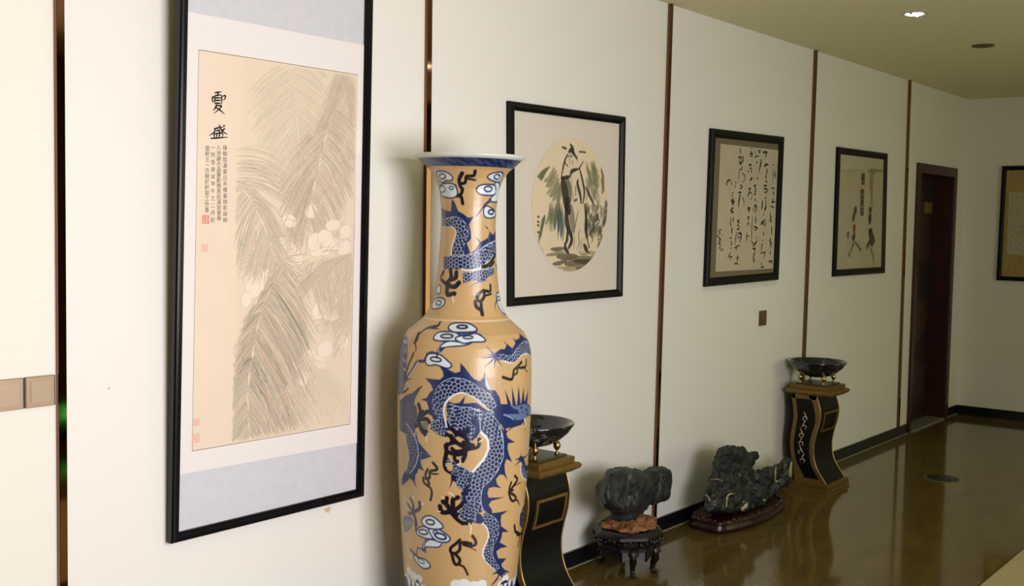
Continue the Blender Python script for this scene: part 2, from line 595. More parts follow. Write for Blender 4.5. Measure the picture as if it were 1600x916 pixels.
# raised panels of the leaf with an arched top
def door_panel(ya, yb, za, zb, arch, arch_low=0):
    bm = bmesh.new()
    n = 16
    top = [(yb - (yb - ya) * k / n, zb + arch * math.sin(math.pi * k / n)) for k in range(n + 1)]
    bot = [(ya + (yb - ya) * k / n, za - arch_low * math.sin(math.pi * k / n)) for k in range(n + 1)]
    prism(bm, bot + top, 'x', -0.13, -0.121)
    f = from_bm('door_panel', bm, 'door_leaf', door)
    bm = bmesh.new()
    m_ = 0.02
    top = [(yb - m_ - (yb - ya - 2 * m_) * k / n, zb - m_ + arch * math.sin(math.pi * k / n)) for k in range(n + 1)]
    bot = [(ya + m_ + (yb - ya - 2 * m_) * k / n, za + m_ - arch_low * math.sin(math.pi * k / n)) for k in range(n + 1)]
    prism(bm, bot + top, 'x', -0.121, -0.115)
    from_bm('panel_field', bm, 'door_frame', f)
door_panel(y0 + 0.18, y1 - 0.21, 1.32, 1.72, 0.13)
door_panel(y0 + 0.18, y1 - 0.21, 0.78, 1.02, 0.0, 0.13)
door_panel(y0 + 0.18, y1 - 0.21, 0.15, 0.48, 0.05)
bm = bmesh.new()
bx(bm, (-0.13, y0 + 0.085, 0.98), (-0.124, y0 + 0.125, 1.18))
pl = from_bm('handle_plate', bm, 'steel', door)
bm = bmesh.new()
tube(bm, [(-0.125, y0 + 0.105, 1.13), (-0.08, y0 + 0.105, 1.13)], 0.009)
tube(bm, [(-0.08, y0 + 0.10, 1.13), (-0.078, y0 + 0.16, 1.132), (-0.08, y0 + 0.22, 1.128)], [0.009, 0.008, 0.007])
from_bm('lever', bm, 'steel', pl, True)
pa, pb = on_x(1442.5, 316, -0.13), on_x(1452.5, 333, -0.13)
bm = bmesh.new()
bx(bm, (-0.13, pa[1], pb[2]), (-0.110, pb[1], pa[2]))
from_bm('number_plate', bm, 'plate_gold', door)
bm = bmesh.new()
bx(bm, (-0.19, y0 + 0.06, 0.0), (0.022, y1 - 0.09, 0.012))
from_bm('threshold', bm, 'threshold', door)


# ------------------------------------------------------------------ painting and ribbon helpers
class Plane:
    """a picture plane on or near a wall: local v (along), w (up), outward normal"""
    def __init__(s, O, ev, ew):
        s.O, s.ev, s.ew = np.array(O, float), np.array(ev, float), np.array(ew, float)
        s.ev /= np.linalg.norm(s.ev)
        s.ew /= np.linalg.norm(s.ew)
        s.n = np.cross(s.ev, s.ew)

    def loc(s, p, d=0.0):
        g = ray(*p)
        O = s.O + s.n * d
        t = ((O - EYE) @ s.n) / (g @ s.n)
        q = EYE + g * t - O
        return np.array([q @ s.ev, q @ s.ew])

    def world(s, v, w_, d=0.0):
        return s.O + s.ev * v + s.ew * w_ + s.n * d


class Ribbons:
    def __init__(s, pl, d):
        s.pl, s.d = pl, d
        s.v, s.f, s.c = [], [], []
        s.k = 0

    def line(s, pts, wid, col, jitter=0):
        """pts in local (v,w); wid scalar or list (metres)"""
        pts = np.array(pts, float)
        n = len(pts)
        if n < 2:
            return
        d = np.gradient(pts, axis=0)
        L = np.linalg.norm(d, axis=1)[:, None] + 1e-9
        nn = np.stack([-d[:, 1], d[:, 0]], 1) / L
        wd = (np.full(n, wid) if np.isscalar(wid) else np.array(wid, float))[:, None] / 2
        a, b = pts + nn * wd, pts - nn * wd
        i0 = len(s.v)
        s.k = (s.k + 1) % 40
        dd = s.d + s.k * 4e-6
        for p, q in zip(a, b):
            s.v.append(s.pl.world(p[0], p[1], dd))
            s.v.append(s.pl.world(q[0], q[1], dd))
            s.c += [col, col]
        for i in range(n - 1):
            k = i0 + 2 * i
            s.f.append((k, k + 1, k + 3, k + 2))

    def poly(s, pts, col):
        i0 = len(s.v)
        s.k = (s.k + 1) % 40
        for p in pts:
            s.v.append(s.pl.world(p[0], p[1], s.d + s.k * 4e-6))
            s.c.append(col)
        s.f.append(tuple(range(i0, i0 + len(pts))))

    def build(s, name, parent, kind=None):
        me = bpy.data.meshes.new(name)
        me.from_pydata([tuple(p) for p in s.v], [], s.f)
        at = me.color_attributes.new('Paint', 'FLOAT_COLOR', 'POINT')
        c = np.ones((len(s.v), 4), np.float32)
        c[:, :3] = s.c
        at.data.foreach_set('color', c.ravel())
        o = put(name, me, 'painted', parent)
        if kind:
            o['kind'] = kind
        return o


def quad_part(name, pl, corners, m, parent, d, thick=0.001):
    bm = bmesh.new()
    a = [bm.verts.new(pl.world(c[0], c[1], d)) for c in corners]
    b = [bm.verts.new(pl.world(c[0], c[1], d - thick)) for c in corners]
    bm.faces.new(a)
    bm.faces.new(b[::-1])
    for i in range(4):
        bm.faces.new((a[i], a[(i + 1) % 4], b[(i + 1) % 4], b[i]))
    return from_bm(name, bm, m, parent)


def frame_part(name, pl, outer, wid, m, parent, depth, lip=0.004):
    """a mitred frame with a rounded moulding profile, outer = four corners (bl, br, tr, tl)"""
    cs = [np.array(c, float) for c in outer]
    prof = [(0.0, 0.0), (0.0, depth * 0.75), (wid * 0.12, depth * 0.95), (wid * 0.35, depth), (wid * 0.62, depth * 0.95),
            (wid * 0.8, depth * 0.72), (wid * 0.88, depth * 0.78), (wid, depth * 0.6), (wid, 0.0)]
    bm = bmesh.new()
    rings = []
    for i in range(4):
        p, q, r = cs[i - 1], cs[i], cs[(i + 1) % 4]
        a = (p - q) / np.linalg.norm(p - q)
        b = (r - q) / np.linalg.norm(r - q)
        s_ = abs(a[0] * b[1] - a[1] * b[0])
        inn = (a + b) / s_
        rings.append([bm.verts.new(pl.world(*(q + inn * u), d)) for u, d in prof])
    n = len(prof)
    for i in range(4):
        A, B = rings[i], rings[(i + 1) % 4]
        for k in range(n):
            bm.faces.new((A[k], A[(k + 1) % n], B[(k + 1) % n], B[k]))
    return from_bm(name, bm, m, parent)


def inset(cs, u):
    cs = [np.array(c, float) for c in cs]
    out = []
    for i in range(4):
        p, q, r = cs[i - 1], cs[i], cs[(i + 1) % 4]
        a = (p - q) / np.linalg.norm(p - q)
        b = (r - q) / np.linalg.norm(r - q)
        out.append(q + (a + b) * u)
    return out


def picture(name, label, pl, px, wid, depth, fm='frame', group=None, glass=True):
    """px = photograph corners (bl, br, tr, tl) of the frame's outer front edge"""
    cs = [pl.loc(p, depth * 0.9) for p in px]
    root = empty(name, tuple(pl.world(*cs[0])), label, 'picture', group)
    frame_part('frame', pl, cs, wid, fm, root, depth)
    bk = inset(cs, 0.006)
    quad_part('backing_board', pl, bk, 'frame_matt', root, 0.006, 0.005)
    if glass:
        g = inset(cs, wid * 0.8)
        quad_part('glass_pane', pl, g, 'glass', root, depth * 0.45, 0.0015)
    return root, cs


def fix_parents():
    """parts were built in world space: keep them there under their thing"""
    bpy.context.view_layer.update()
    for o in list(bpy.data.objects):
        if o.parent is not None and o.type == 'MESH' and 'local' not in o:
            top = o.parent
            t = Vector((0, 0, 0))
            q = o.parent
            if q.type == 'EMPTY':
                t = q.location
            o.location = -Vector(t) if q.type == 'EMPTY' else (0, 0, 0)


# ---------------- picture 1: palm drawing hanging scroll in a tall black frame
sl = 0.030
P1 = Plane((0.012 - 0.58 * sl, 0, 0), (0, 1, 0), (sl, 0, 1))
root1, c1 = picture('framed_painting', 'tall framed ink drawing of palm fronds with an inscription, left of the big vase', P1,
                    [(268.5, 851), (569.5, 776), (584.5, -32), (285, -112)], 0.030, 0.026)
# rebuild corners: the frame runs above the picture edge; keep it rectangular
quad_part('silk_mount', P1, inset(c1, 0.02), 'silk', root1, 0.008)
L = lambda p, d=0.010: P1.loc(p, d)
ma, mb, mc, md = L((281, 742)), L((559.5, 692)), L((573.6, 71.5)), L((294, 18))
ic = inset(c1, 0.03)
mount = [(ic[0][0], ma[1]), (ic[1][0], mb[1]), (ic[1][0], mc[1]), (ic[0][0], md[1])]
quad_part('paper_border', P1, mount, 'mount', root1, 0.0100)
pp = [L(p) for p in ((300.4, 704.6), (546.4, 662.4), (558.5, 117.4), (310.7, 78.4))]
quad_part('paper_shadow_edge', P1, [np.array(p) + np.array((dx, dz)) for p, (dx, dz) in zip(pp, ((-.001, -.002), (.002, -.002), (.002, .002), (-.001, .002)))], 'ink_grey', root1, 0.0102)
paper1 = quad_part('drawing_paper', P1, pp, 'paper', root1, 0.0106)

random.seed(7)
rb = Ribbons(P1, 0.0108)
U = lambda p: P1.loc(p, 0.0107)
LEFT_PX = lambda y: 369 - (y - 120) * 0.012


def inside1(p):
    if p[0] < LEFT_PX(p[1]) + random.uniform(-1, 1):
        return False
    t = (p[0] - 310.7) / (558.5 - 310.7)
    top = 78.4 + t * 39 + 1.5
    t2 = (p[0] - 300.4) / 246.0
    bot = 704.6 - t2 * 42.2 - 1.5
    xr = 558.5 - (p[1] - 117.4) / 545.0 * 12.1 - 1
    return top < p[1] < bot and p[0] < xr


def mixc(a, b, t):
    return tuple(x + (y - x) * t for x, y in zip(a, b))


PAPER = srgb(229, 212, 187)
INKP = srgb(134, 128, 106)
PINKP = srgb(214, 150, 130)


def stroke1(pts, wpx, strength, tint=None):
    run = []
    col = mixc(PAPER, tint or INKP, strength * (0.85 if strength < 1 else 1))
    for p in pts + [None]:
        if p is not None and inside1(p):
            run.append(p)
        else:
            if len(run) > 1:
                n = len(run)
                ws = [wpx * 0.0017 * (0.35 + 0.65 * math.sin(math.pi * min(1, (i + 0.6) / n * 0.9))) for i in range(n)]
                rb.line([U(q) for q in run], ws, col)
            run = []


def frond(rachis, nl, lenl, lenr, a0l, a0r, droop, strength, wpx=1.1, side=(1, 1), light=True, jit=0.12):
    R = catmull(rachis, 8)
    R = [np.array(p) for p in R]
    cum = np.cumsum([0] + [np.linalg.norm(R[i + 1] - R[i]) for i in range(len(R) - 1)])
    for sd in (0, 1):
        if not side[sd]:
            continue
        for k in range(nl):
            s_ = (k + random.random()) / nl
            d = s_ * cum[-1]
            i = min(len(R) - 2, int(np.searchsorted(cum, d)) - 1 if d > 0 else 0)
            i = max(i, 0)
            t = (d - cum[i]) / max(1e-6, cum[i + 1] - cum[i])
            p = R[i] + (R[i + 1] - R[i]) * t
            base = (lenl if sd == 0 else lenr)
            ln = np.interp(s_, (0, .25, .6, 1), base) * random.uniform(0.78, 1.1)
            ang = math.radians(np.interp(s_, (0, 1), a0l if sd == 0 else a0r)) + random.gauss(0, jit)
            pts = []
            m = 7
            q = p.copy()
            for j in range(m + 1):
                pts.append((q[0], q[1]))
                dirv = np.array([math.cos(ang), math.sin(ang)])
                q = q + dirv * ln / m
                ang += (math.pi / 2 - ang) * droop / m if sd == 1 else (math.pi / 2 - ang) * droop / m
            st = strength * random.uniform(0.55, 1.25)
            stroke1(pts, wpx * random.uniform(0.7, 1.7), min(1, st), PINKP if random.random() < 0.06 else None)
    if light:
        pts = [tuple(p) for p in R]
        stroke1(pts, 6.5, 0.5)
        stroke1(pts, 4.6, -0.0)


D = math.radians
# angles: 0 = right, 90 = down, 180 = left (degrees)
# upper trunk frond (C), upper right (B), left (D), right (E), faint fan (F), main (A)
frond([(461, 84), (462, 157), (466, 210), (472, 262)], 150, (95, 90, 80, 60), (60, 60, 60, 50), (155, 120), (20, 55), 0.5, 0.30, 1.1)
frond([(530, 100), (535, 118), (538, 135)], 90, (60, 60, 90, 90), (60, 60, 90, 90), (110, 120), (60, 75), 0.2, 0.5, 1.1, light=False)
frond([(520, 168), (510, 210), (499, 258), (489, 300), (484, 340)], 190, (90, 115, 100, 60), (60, 85, 80, 40), (140, 115), (30, 70), 0.6, 0.62, 1.2)
frond([(545, 110), (540, 170), (548, 240)], 70, (40, 60, 60, 40), (30, 40, 40, 40), (120, 110), (50, 70), 0.5, 0.45, 1.1, light=False)
frond([(369, 283), (391, 311), (407, 342), (419, 372), (432, 412)], 110, (70, 95, 85, 60), (60, 70, 60, 40), (130, 100), (10, 60), 0.9, 0.55, 1.3)
for k in range(46):
    a = random.uniform(0, 1)
    y_ = 225 + a * 70
    x_ = LEFT_PX(y_) + random.uniform(0, 12)
    L_ = random.uniform(60, 110)
    stroke1([(x_ + L_ * t, y_ - 8 * math.sin(t * 2.2) + L_ * 0.50 * t * t + a * 8 * t) for t in np.linspace(0, 1, 9)], random.uniform(1, 2), random.uniform(0.3, 0.6))
frond([(555, 396), (523, 403), (502, 416), (484, 438)], 110, (50, 70, 60, 30), (110, 110, 90, 60), (150, 130), (95, 70), 0.4, 0.5, 1.2)
frond([(548, 400), (549, 450), (547, 520)], 80, (60, 60, 60, 50), (10, 10, 10, 10), (140, 125), (60, 80), 0.4, 0.38, 1.1, light=False)
for k in range(150):       # faint fan of leaves, lower right
    a = random.uniform(50, 122)
    L_ = random.uniform(60, 160)
    stroke1([(482 + random.uniform(-14, 14) + L_ * t * math.cos(D(a)), 548 + random.uniform(-5, 5) + L_ * t * math.sin(D(a))) for t in np.linspace(0.1, 1, 7)],
            random.uniform(0.8, 2), random.uniform(0.1, 0.26))
# coconuts, lily flowers and their sprays
def blob(cx, cy, rx, ry, rot=0, st=0.45):
    c_, s_ = math.cos(rot), math.sin(rot)
    P = [(cx + rx * math.cos(t) * c_ - ry * math.sin(t) * s_, cy + rx * math.cos(t) * s_ + ry * math.sin(t) * c_) for t in np.linspace(0, 2 * math.pi, 18)]
    if all(inside1(p) for p in P):
        rb.poly([U(p) for p in P[:-1]], mixc(PAPER, srgb(236, 224, 204), 0.6))
        stroke1(P, 1.0, st)
for b_ in ((492, 378, 11, 15, .3), (508, 372, 12, 14, -.2), (522, 380, 13, 12, .4), (505, 390, 12, 10, .1), (538, 388, 10, 14, .5), (494, 394, 10, 8, 0),
           (448, 385, 9, 18, -.6), (462, 396, 7, 20, -.5), (397, 448, 13, 19, .3), (415, 440, 9, 20, .1), (405, 478, 8, 17, .4), (385, 468, 8, 13, .2),
           (500, 485, 12, 16, .5), (516, 492, 13, 10, .2), (484, 560, 12, 14, .2), (498, 566, 11, 13, -.4), (508, 545, 12, 14, .6), (474, 592, 8, 13, .3),
           (486, 330, 10, 12, .2), (452, 345, 12, 10, .6), (520, 352, 12, 9, -.3), (540, 362, 9, 12, .3), (528, 470, 11, 9, .3), (536, 535, 9, 11, .1)):
    blob(*b_)
for (cx, cy, n_, r0, r1) in ((440, 400, 70, 5, 45), (492, 398, 50, 12, 42), (515, 498, 60, 8, 40), (478, 430, 40, 4, 32), (400, 410, 50, 4, 40), (450, 370, 60, 4, 40),
                             (520, 360, 50, 6, 36), (395, 385, 50, 5, 40), (470, 350, 50, 8, 38)):
    for k in range(n_):
        a = random.uniform(0, 6.28)
        L_ = random.uniform(r0 + 5, r1)
        c_ = random.uniform(-.5, .5)
        stroke1([(cx + (r0 + (L_ - r0) * t) * math.cos(a + c_ * t), cy + (r0 + (L_ - r0) * t) * math.sin(a + c_ * t)) for t in np.linspace(0, 1, 6)],
                random.uniform(0.8, 1.6), random.uniform(0.3, 0.6), PINKP if random.random() < 0.08 else None)
# the big front frond
frond([(446, 408), (434, 432), (419, 459), (404.5, 502), (394, 560), (388, 603), (388, 647), (392, 700)], 330, (25, 50, 62, 60), (60, 150, 165, 70), (148, 125), (48, 58), 0.55, 0.62, 1.3, jit=0.07)
frond([(434, 432), (419, 459), (404.5, 502), (394, 560), (388, 603)], 160, (20, 40, 40, 40), (110, 150, 140, 90), (150, 130), (52, 62), 0.5, 0.85, 1.0, light=False, jit=0.05)
rb.build('palm_drawing', root1, 'stuff')

# wash under the drawing (paint in the paper itself)
nx, nz = 100, 220
lo = np.min(pp, axis=0) + 0.002
hi = np.max(pp, axis=0) - 0.002
vv, ww = np.meshgrid(np.linspace(lo[0] + 0.12, hi[0] - 0.003, nx), np.linspace(lo[1] + 0.003, hi[1] - 0.003, nz))
dens = np.zeros((nz, nx), np.float32)
va = np.array([(np.array(p) - P1.O) @ P1.ev for p in rb.v])
wa = np.array([(np.array(p) - P1.O) @ P1.ew for p in rb.v])
ii = np.clip(((wa - ww[0, 0]) / (ww[-1, 0] - ww[0, 0]) * (nz - 1)).astype(int), 0, nz - 1)
jj = np.clip(((va - vv[0, 0]) / (vv[0, -1] - vv[0, 0]) * (nx - 1)).astype(int), 0, nx - 1)
np.add.at(dens, (ii, jj), 1)
for _ in range(14):
    dens = (dens + np.roll(dens, 1, 0) + np.roll(dens, -1, 0) + np.roll(dens, 1, 1) + np.roll(dens, -1, 1)) / 5
dens = np.clip(dens / (np.percentile(dens, 95) + 1e-6), 0, 1)
e_ = np.clip((vv - (L((370, 300))[0])) / 0.02, 0, 1)
dens = (0.18 + 0.5 * dens) * e_


def grid_mesh(name, pl, vv, ww, d, colors, m, parent, keep=None):
    nz_, nx_ = vv.shape
    base = pl.O[None, :] + pl.n[None, :] * d
    co = base + vv.ravel()[:, None] * pl.ev + ww.ravel()[:, None] * pl.ew
    idx = np.arange(nz_ * nx_).reshape(nz_, nx_)
    f = np.stack([idx[:-1, :-1], idx[:-1, 1:], idx[1:, 1:], idx[1:, :-1]], -1).reshape(-1, 4)
    colors = colors.reshape(-1, 3)
    if keep is not None:
        f = f[keep.ravel()[f].all(axis=1)]
        used = np.unique(f)
        remap = np.zeros(len(co), int)
        remap[used] = np.arange(len(used))
        co, colors, f = co[used], colors[used], remap[f]
    return fast_mesh(name, co, f, colors, m, parent)


def fast_mesh(name, co, f, cols, m, parent, smooth=False):
    me = bpy.data.meshes.new(name)
    me.vertices.add(len(co))
    me.vertices.foreach_set('co', np.asarray(co, np.float32).ravel())
    nf = len(f)
    me.loops.add(nf * 4)
    me.loops.foreach_set('vertex_index', np.asarray(f, np.int32).ravel())
    me.polygons.add(nf)
    me.polygons.foreach_set('loop_start', np.arange(0, nf * 4, 4, dtype=np.int32))
    me.update(calc_edges=True)
    me.validate()
    if cols is not None:
        at = me.color_attributes.new('Paint', 'FLOAT_COLOR', 'POINT')
        c = np.ones((len(co), 4), np.float32)
        c[:, :3] = cols
        at.data.foreach_set('color', c.ravel())
    return put(name, me, m, parent, smooth)


wash = np.array(PAPER)[None, None, :] * (1 - dens[..., None]) + np.array(srgb(210, 196, 168))[None, None, :] * dens[..., None]
grid_mesh('ink_wash', P1, vv, ww, 0.01068, wash, 'painted', root1)

# title characters, brush strokes
def T(p):
    return (300 + p[0] / 3.05, 120 + p[1] / 3.05)


tb = Ribbons(P1, 0.0110)
INK = srgb(24, 22, 24)


def brush(pts, wpx, taper=0.55, col=INK, rbn=None, loc=None, mpp=0.0025, per=5):
    Q = catmull(pts, per)
    n = len(Q)
    ws = [wpx * mpp * (1 - taper * abs(2 * i / (n - 1) - 0.7)) for i in range(n)]
    (rbn or tb).line([(loc or U)(q) for q in Q], ws, col)


for st in ([(108, 76), (126, 74), (142, 72)], [(126, 76), (122, 88)], [(109, 90), (108, 128)], [(109, 90), (125, 88), (141, 87)], [(141, 87), (142, 127)],
           [(110, 101), (140, 100)], [(110, 113), (141, 112)], [(108, 127), (142, 126)], [(106, 95), (98, 98), (98, 118), (106, 117)],
           [(146, 93), (158, 90), (157, 104), (148, 112)], [(118, 130), (110, 150), (100, 160)], [(116, 139), (140, 138), (128, 156), (104, 174)], [(112, 145), (134, 160), (156, 178)],
           [(104, 249), (128, 243), (152, 239)], [(112, 248), (104, 266), (82, 280)], [(114, 258), (132, 256), (127, 270)], [(129, 228), (138, 250), (156, 268), (168, 272)],
           [(150, 230), (157, 238)], [(157, 246), (138, 264)], [(105, 272), (107, 291)], [(104, 272), (145, 269), (143, 291)], [(118, 272), (118, 291)], [(131, 271), (131, 291)],
           [(88, 294), (130, 291), (170, 288)]):
    if st[0] == (104, 249):
        tb.build('title_character', root1)
        tb = Ribbons(P1, 0.0110)
    brush([T(p) for p in st], 2.3, 0.5)
tb.build('title_character', root1)


def text_mesh(name, chars, pl, positions, size_px, mpp, m, parent, d):
    """each character of the inscription as flat lettering on the picture plane"""
    bm = bmesh.new()
    cache = {}
    dg = None
    for ch, p in zip(chars, positions):
        if ch not in cache:
            cu = bpy.data.curves.new('t', 'FONT')
            cu.body = ch
            cu.size = 1.0
            cu.resolution_u = 1
            cu.align_x = 'CENTER'
            o = bpy.data.objects.new('t', cu)
            COL.objects.link(o)
            bpy.context.view_layer.update()
            dg = bpy.context.evaluated_depsgraph_get()
            me = bpy.data.meshes.new_from_object(o.evaluated_get(dg))
            cache[ch] = ([tuple(v.co) for v in me.vertices], [tuple(f.vertices) for f in me.polygons])
            bpy.data.objects.remove(o)
            bpy.data.curves.remove(cu)
            bpy.data.meshes.remove(me)
        vs, fs = cache[ch]
        c = pl.loc(p, d)
        s_ = size_px * mpp
        B = [bm.verts.new(pl.world(c[0] + x * s_, c[1] + (y - 0.35) * s_, d)) for x, y, z in vs]
        for f in fs:
            try:
                bm.faces.new([B[i] for i in f])
            except ValueError:
                pass
    return from_bm(name, bm, m, parent)


cols = [('綠樹陰濃夏日長樓臺倒影緑柳', 351.5, 352.0, 231, 344), ('入池塘水晶簾動微風起滿架薔薇', 341.8, 342.2, 231, 341),
        ('一院香歲次甲午之二月初', 333, 332.6, 231, 344), ('雲軒王一氏樹於軒窗工作畫', 324.2, 323.2, 232, 328)]
chs, pos = [], []
for s_, xa, xb, ya, yb in cols:
    for i, ch in enumerate(s_):
        t = i / (len(s_) - 1)
        chs.append(ch)
        pos.append((xa + (xb - xa) * t, ya + (yb - ya) * t))
text_mesh('inscription', chs, P1, pos, 6.6, 0.0026, 'ink_grey', root1, 0.0110)


def seal(px, size, m, parent, pl, d, mpp=0.0025, hollow=True):
    c = pl.loc(px, d)
    s_ = size * mpp / 2
    bm = bmesh.new()
    def q(a, b, c_, d_):
        vs = [bm.verts.new(pl.world(c[0] + x * s_, c[1] + y * s_, d)) for x, y in ((a, b), (c_, b), (c_, d_), (a, d_))]
        bm.faces.new(vs)
    for r_ in ((-1, -1, 1, -.8), (-1, .8, 1, 1), (-1, -.8, -.8, .8), (.8, -.8, 1, .8), (-.1, -.8, .08, .8), (-.65, .3, -.25, .5), (-.65, -.3, -.25, -.1),
               (.25, .1, .65, .3), (.25, -.55, .65, -.35), (-.55, -.65, -.4, .65), (.4, -.6, .52, .6)):
        q(*r_)
    return from_bm('seal', bm, m, parent)


seal((321.5, 343), 10, 'seal', root1, P1, 0.0110)
seal((319.7, 387.5), 9, 'seal_faint', root1, P1, 0.0110)
seal((307, 660), 9, 'seal_faint', root1, P1, 0.0110)
seal((306, 685), 11, 'seal_faint', root1, P1, 0.0110)

# ---------------- raster painter (used for the vase glaze and the brush paintings)
class Raster:
    def __init__(s, X, Y, base):
        s.X, s.Y = X, Y                      # 1-D metric coordinates
        s.C = np.empty((len(Y), len(X), 3), np.float32)
        s.C[:] = base

    def win(s, x0, x1, y0, y1):
        i0, i1 = np.searchsorted(s.X, x0), np.searchsorted(s.X, x1)
        j0, j1 = np.searchsorted(s.Y, y0), np.searchsorted(s.Y, y1)
        return i0, i1, j0, j1

    def blend(s, sl_, a, col):
        sub = s.C[sl_]
        sub += (np.asarray(col, np.float32) - sub) * np.clip(a, 0, 1)[..., None]

    @staticmethod
    def seg(PX, PY, a, b):
        d = b - a
        L2 = d @ d + 1e-12
        t = np.clip(((PX - a[0]) * d[0] + (PY - a[1]) * d[1]) / L2, 0, 1)
        return t, np.hypot(PX - a[0] - t * d[0], PY - a[1] - t * d[1])

    def stroke(s, pts, rad, col, soft=0.0009, alpha=1.0, scale=1.0):
        P = np.array(pts, float)
        P[:, 0] *= 1.0
        R = np.full(len(P), rad) if np.isscalar(rad) else np.asarray(rad, float)
        m = R.max() + soft * 2
        w_ = s.win(P[:, 0].min() - m / scale, P[:, 0].max() + m / scale, P[:, 1].min() - m, P[:, 1].max() + m)
        if w_[1] - w_[0] < 1 or w_[3] - w_[2] < 1:
            return
        sl_ = (slice(w_[2], w_[3]), slice(w_[0], w_[1]))
        PX, PY = np.meshgrid(s.X[sl_[1]] * scale, s.Y[sl_[0]])
        best = np.full(PX.shape, 9.0)
        for i in range(len(P) - 1):
            a, b = P[i] * (scale, 1), P[i + 1] * (scale, 1)
            t, d = s.seg(PX, PY, a, b)
            best = np.minimum(best, d - (R[i] + (R[i + 1] - R[i]) * t))
        s.blend(sl_, alpha * np.clip(0.5 - best / (2 * soft), 0, 1), col)

    def poly(s, pts, col, soft=0.0009, alpha=1.0, scale=1.0, fn=None, grow=0.0):
        P = np.array(pts, float)
        m = soft * 2 + max(0, grow)
        w_ = s.win(P[:, 0].min() - m / scale, P[:, 0].max() + m / scale, P[:, 1].min() - m, P[:, 1].max() + m)
        if w_[1] - w_[0] < 1 or w_[3] - w_[2] < 1:
            return
        sl_ = (slice(w_[2], w_[3]), slice(w_[0], w_[1]))
        PX, PY = np.meshgrid(s.X[sl_[1]] * scale, s.Y[sl_[0]])
        ins = np.zeros(PX.shape, bool)
        best = np.full(PX.shape, 9.0)
        for i in range(len(P)):
            a, b = P[i - 1] * (scale, 1), P[i] * (scale, 1)
            t, d = s.seg(PX, PY, a, b)
            best = np.minimum(best, d)
            if abs(b[1] - a[1]) > 1e-12:
                ins ^= ((a[1] > PY) != (b[1] > PY)) & (PX < (b[0] - a[0]) * (PY - a[1]) / (b[1] - a[1]) + a[0])
        sd = np.where(ins, -best, best) - grow
        al = alpha * np.clip(0.5 - sd / (2 * soft), 0, 1)
        if fn is not None:
            s.blend(sl_, al, fn(PX, PY))
        else:
            s.blend(sl_, al, col)


# ------------------------------------------------------------------ the dragon vase
VX, VY = 0.30, 2.985
VM = 4.02 / F_PX                                     # metres per photo pixel at the vase
PROF_PX = [(243, 84.5), (245, 86), (248, 84.5), (251, 78), (257.5, 71.5), (267, 60.4), (280, 51.8), (296, 46.0), (313, 43.8), (325, 42.6), (352, 42.0), (370, 42.4),
           (393, 43.8), (415, 45.2), (434, 46.8), (458, 50.2), (470, 53.2), (478, 55.8), (489.5, 61.4), (497, 68), (502, 73.5), (509, 81.5), (515, 89), (524, 94.5), (533, 98.4),
           (547, 101.6), (575, 103.6), (613, 104), (640, 103.8), (678, 103), (740, 100.8), (765, 98.8), (809, 95.6), (836, 93.6), (875, 90.2),
           (916, 85.8), (950, 80), (980, 73), (1000, 68.5), (1012, 67.5), (1022, 69)]


def vase_z(ypx):
    g = ray(726, ypx)
    t = ((np.array([VX, VY, 0]) - EYE)[:2] @ AW[:2]) / (g[:2] @ AW[:2])
    return (EYE + g * t)[2]


vz = np.array([vase_z(p[0]) for p in PROF_PX])
vr = np.array([p[1] * VM for p in PROF_PX])
z_rim = vz[0]
vz_s, vr_s = vz[::-1], vr[::-1]
vz_s = (vz_s - vz_s[0]) / (vz_s[-1] - vz_s[0]) * z_rim       # foot exactly on the floor
vz_map = lambda z: np.interp(z, vz[::-1], vz_s)


def vrad(z):
    return np.interp(z, vz_s, vr_s)


# axis direction towards the camera gives theta = 0
th_cam = math.atan2(0 - VY, CAM_X - VX)
LEANV = 0.009                                         # the vase leans very slightly


def vpt(p):
    """photo pixel -> (theta, z) on the vase, theta growing to the right in the picture"""
    px, py = p
    g = ray(px + LEANV * (916 - py) * -1.0 + 3.0, py)
    z = vz_map(vase_z(py))
    o = EYE[:2] - np.array([VX, VY])
    for _ in range(4):
        r = float(vrad(z))
        a = g[:2] @ g[:2]
        b = 2 * (o @ g[:2])
        c = o @ o - r * r
        disc = b * b - 4 * a * c
        t = (-b - math.sqrt(max(disc, 0))) / (2 * a)
        q = EYE + g * t
        z = q[2]
    th = math.atan2(q[1] - VY, q[0] - VX) - th_cam
    return (th, z)


NTH_F, NTH_B, NZV = 470, 90, 830
half = 1.72
th = np.concatenate([np.linspace(-half, half, NTH_F, endpoint=False), np.linspace(half, 2 * math.pi - half, NTH_B, endpoint=False)])
zs = np.linspace(0.0, z_rim, NZV)
TAN = np.array(srgb(200, 165, 113))
NAVY = srgb(20, 38, 90)
DNAVY = srgb(14, 22, 62)
INKB = srgb(16, 12, 30)
SCALE_L = srgb(168, 186, 214)
SCALE_D = srgb(20, 24, 66)
WHITE = srgb(226, 232, 232)
CLOUD = srgb(214, 226, 230)
MIDB = srgb(70, 100, 160)
GREYB = srgb(120, 128, 150)
VN_ = srgb(28, 16, 22)
ras = Raster(th[:NTH_F], zs, TAN)
rng = np.random.RandomState(3)
# fine vertical scratches of the ochre ground
g1 = rng.rand(NTH_F // 1 + 1, 40)
cols_n = rng.rand(NTH_F) - 0.5
rows_n = np.zeros((NZV, NTH_F))
for k in range(7):
    f_ = rng.randint(8, 40)
    n1 = rng.rand(f_, NTH_F) - 0.5
    yi = np.linspace(0, f_ - 1.001, NZV)
    i0_ = yi.astype(int)
    fr_ = (yi - i0_)[:, None]
    rows_n += n1[i0_] * (1 - fr_) + n1[i0_ + 1] * fr_
rows_n /= 3.0
ras.C *= (1 + 0.10 * rows_n + 0.05 * cols_n[None, :])[..., None]
hi_s = rows_n > 0.78
ras.C[hi_s] = ras.C[hi_s] * 0.6 + np.array(srgb(240, 214, 170)) * 0.4


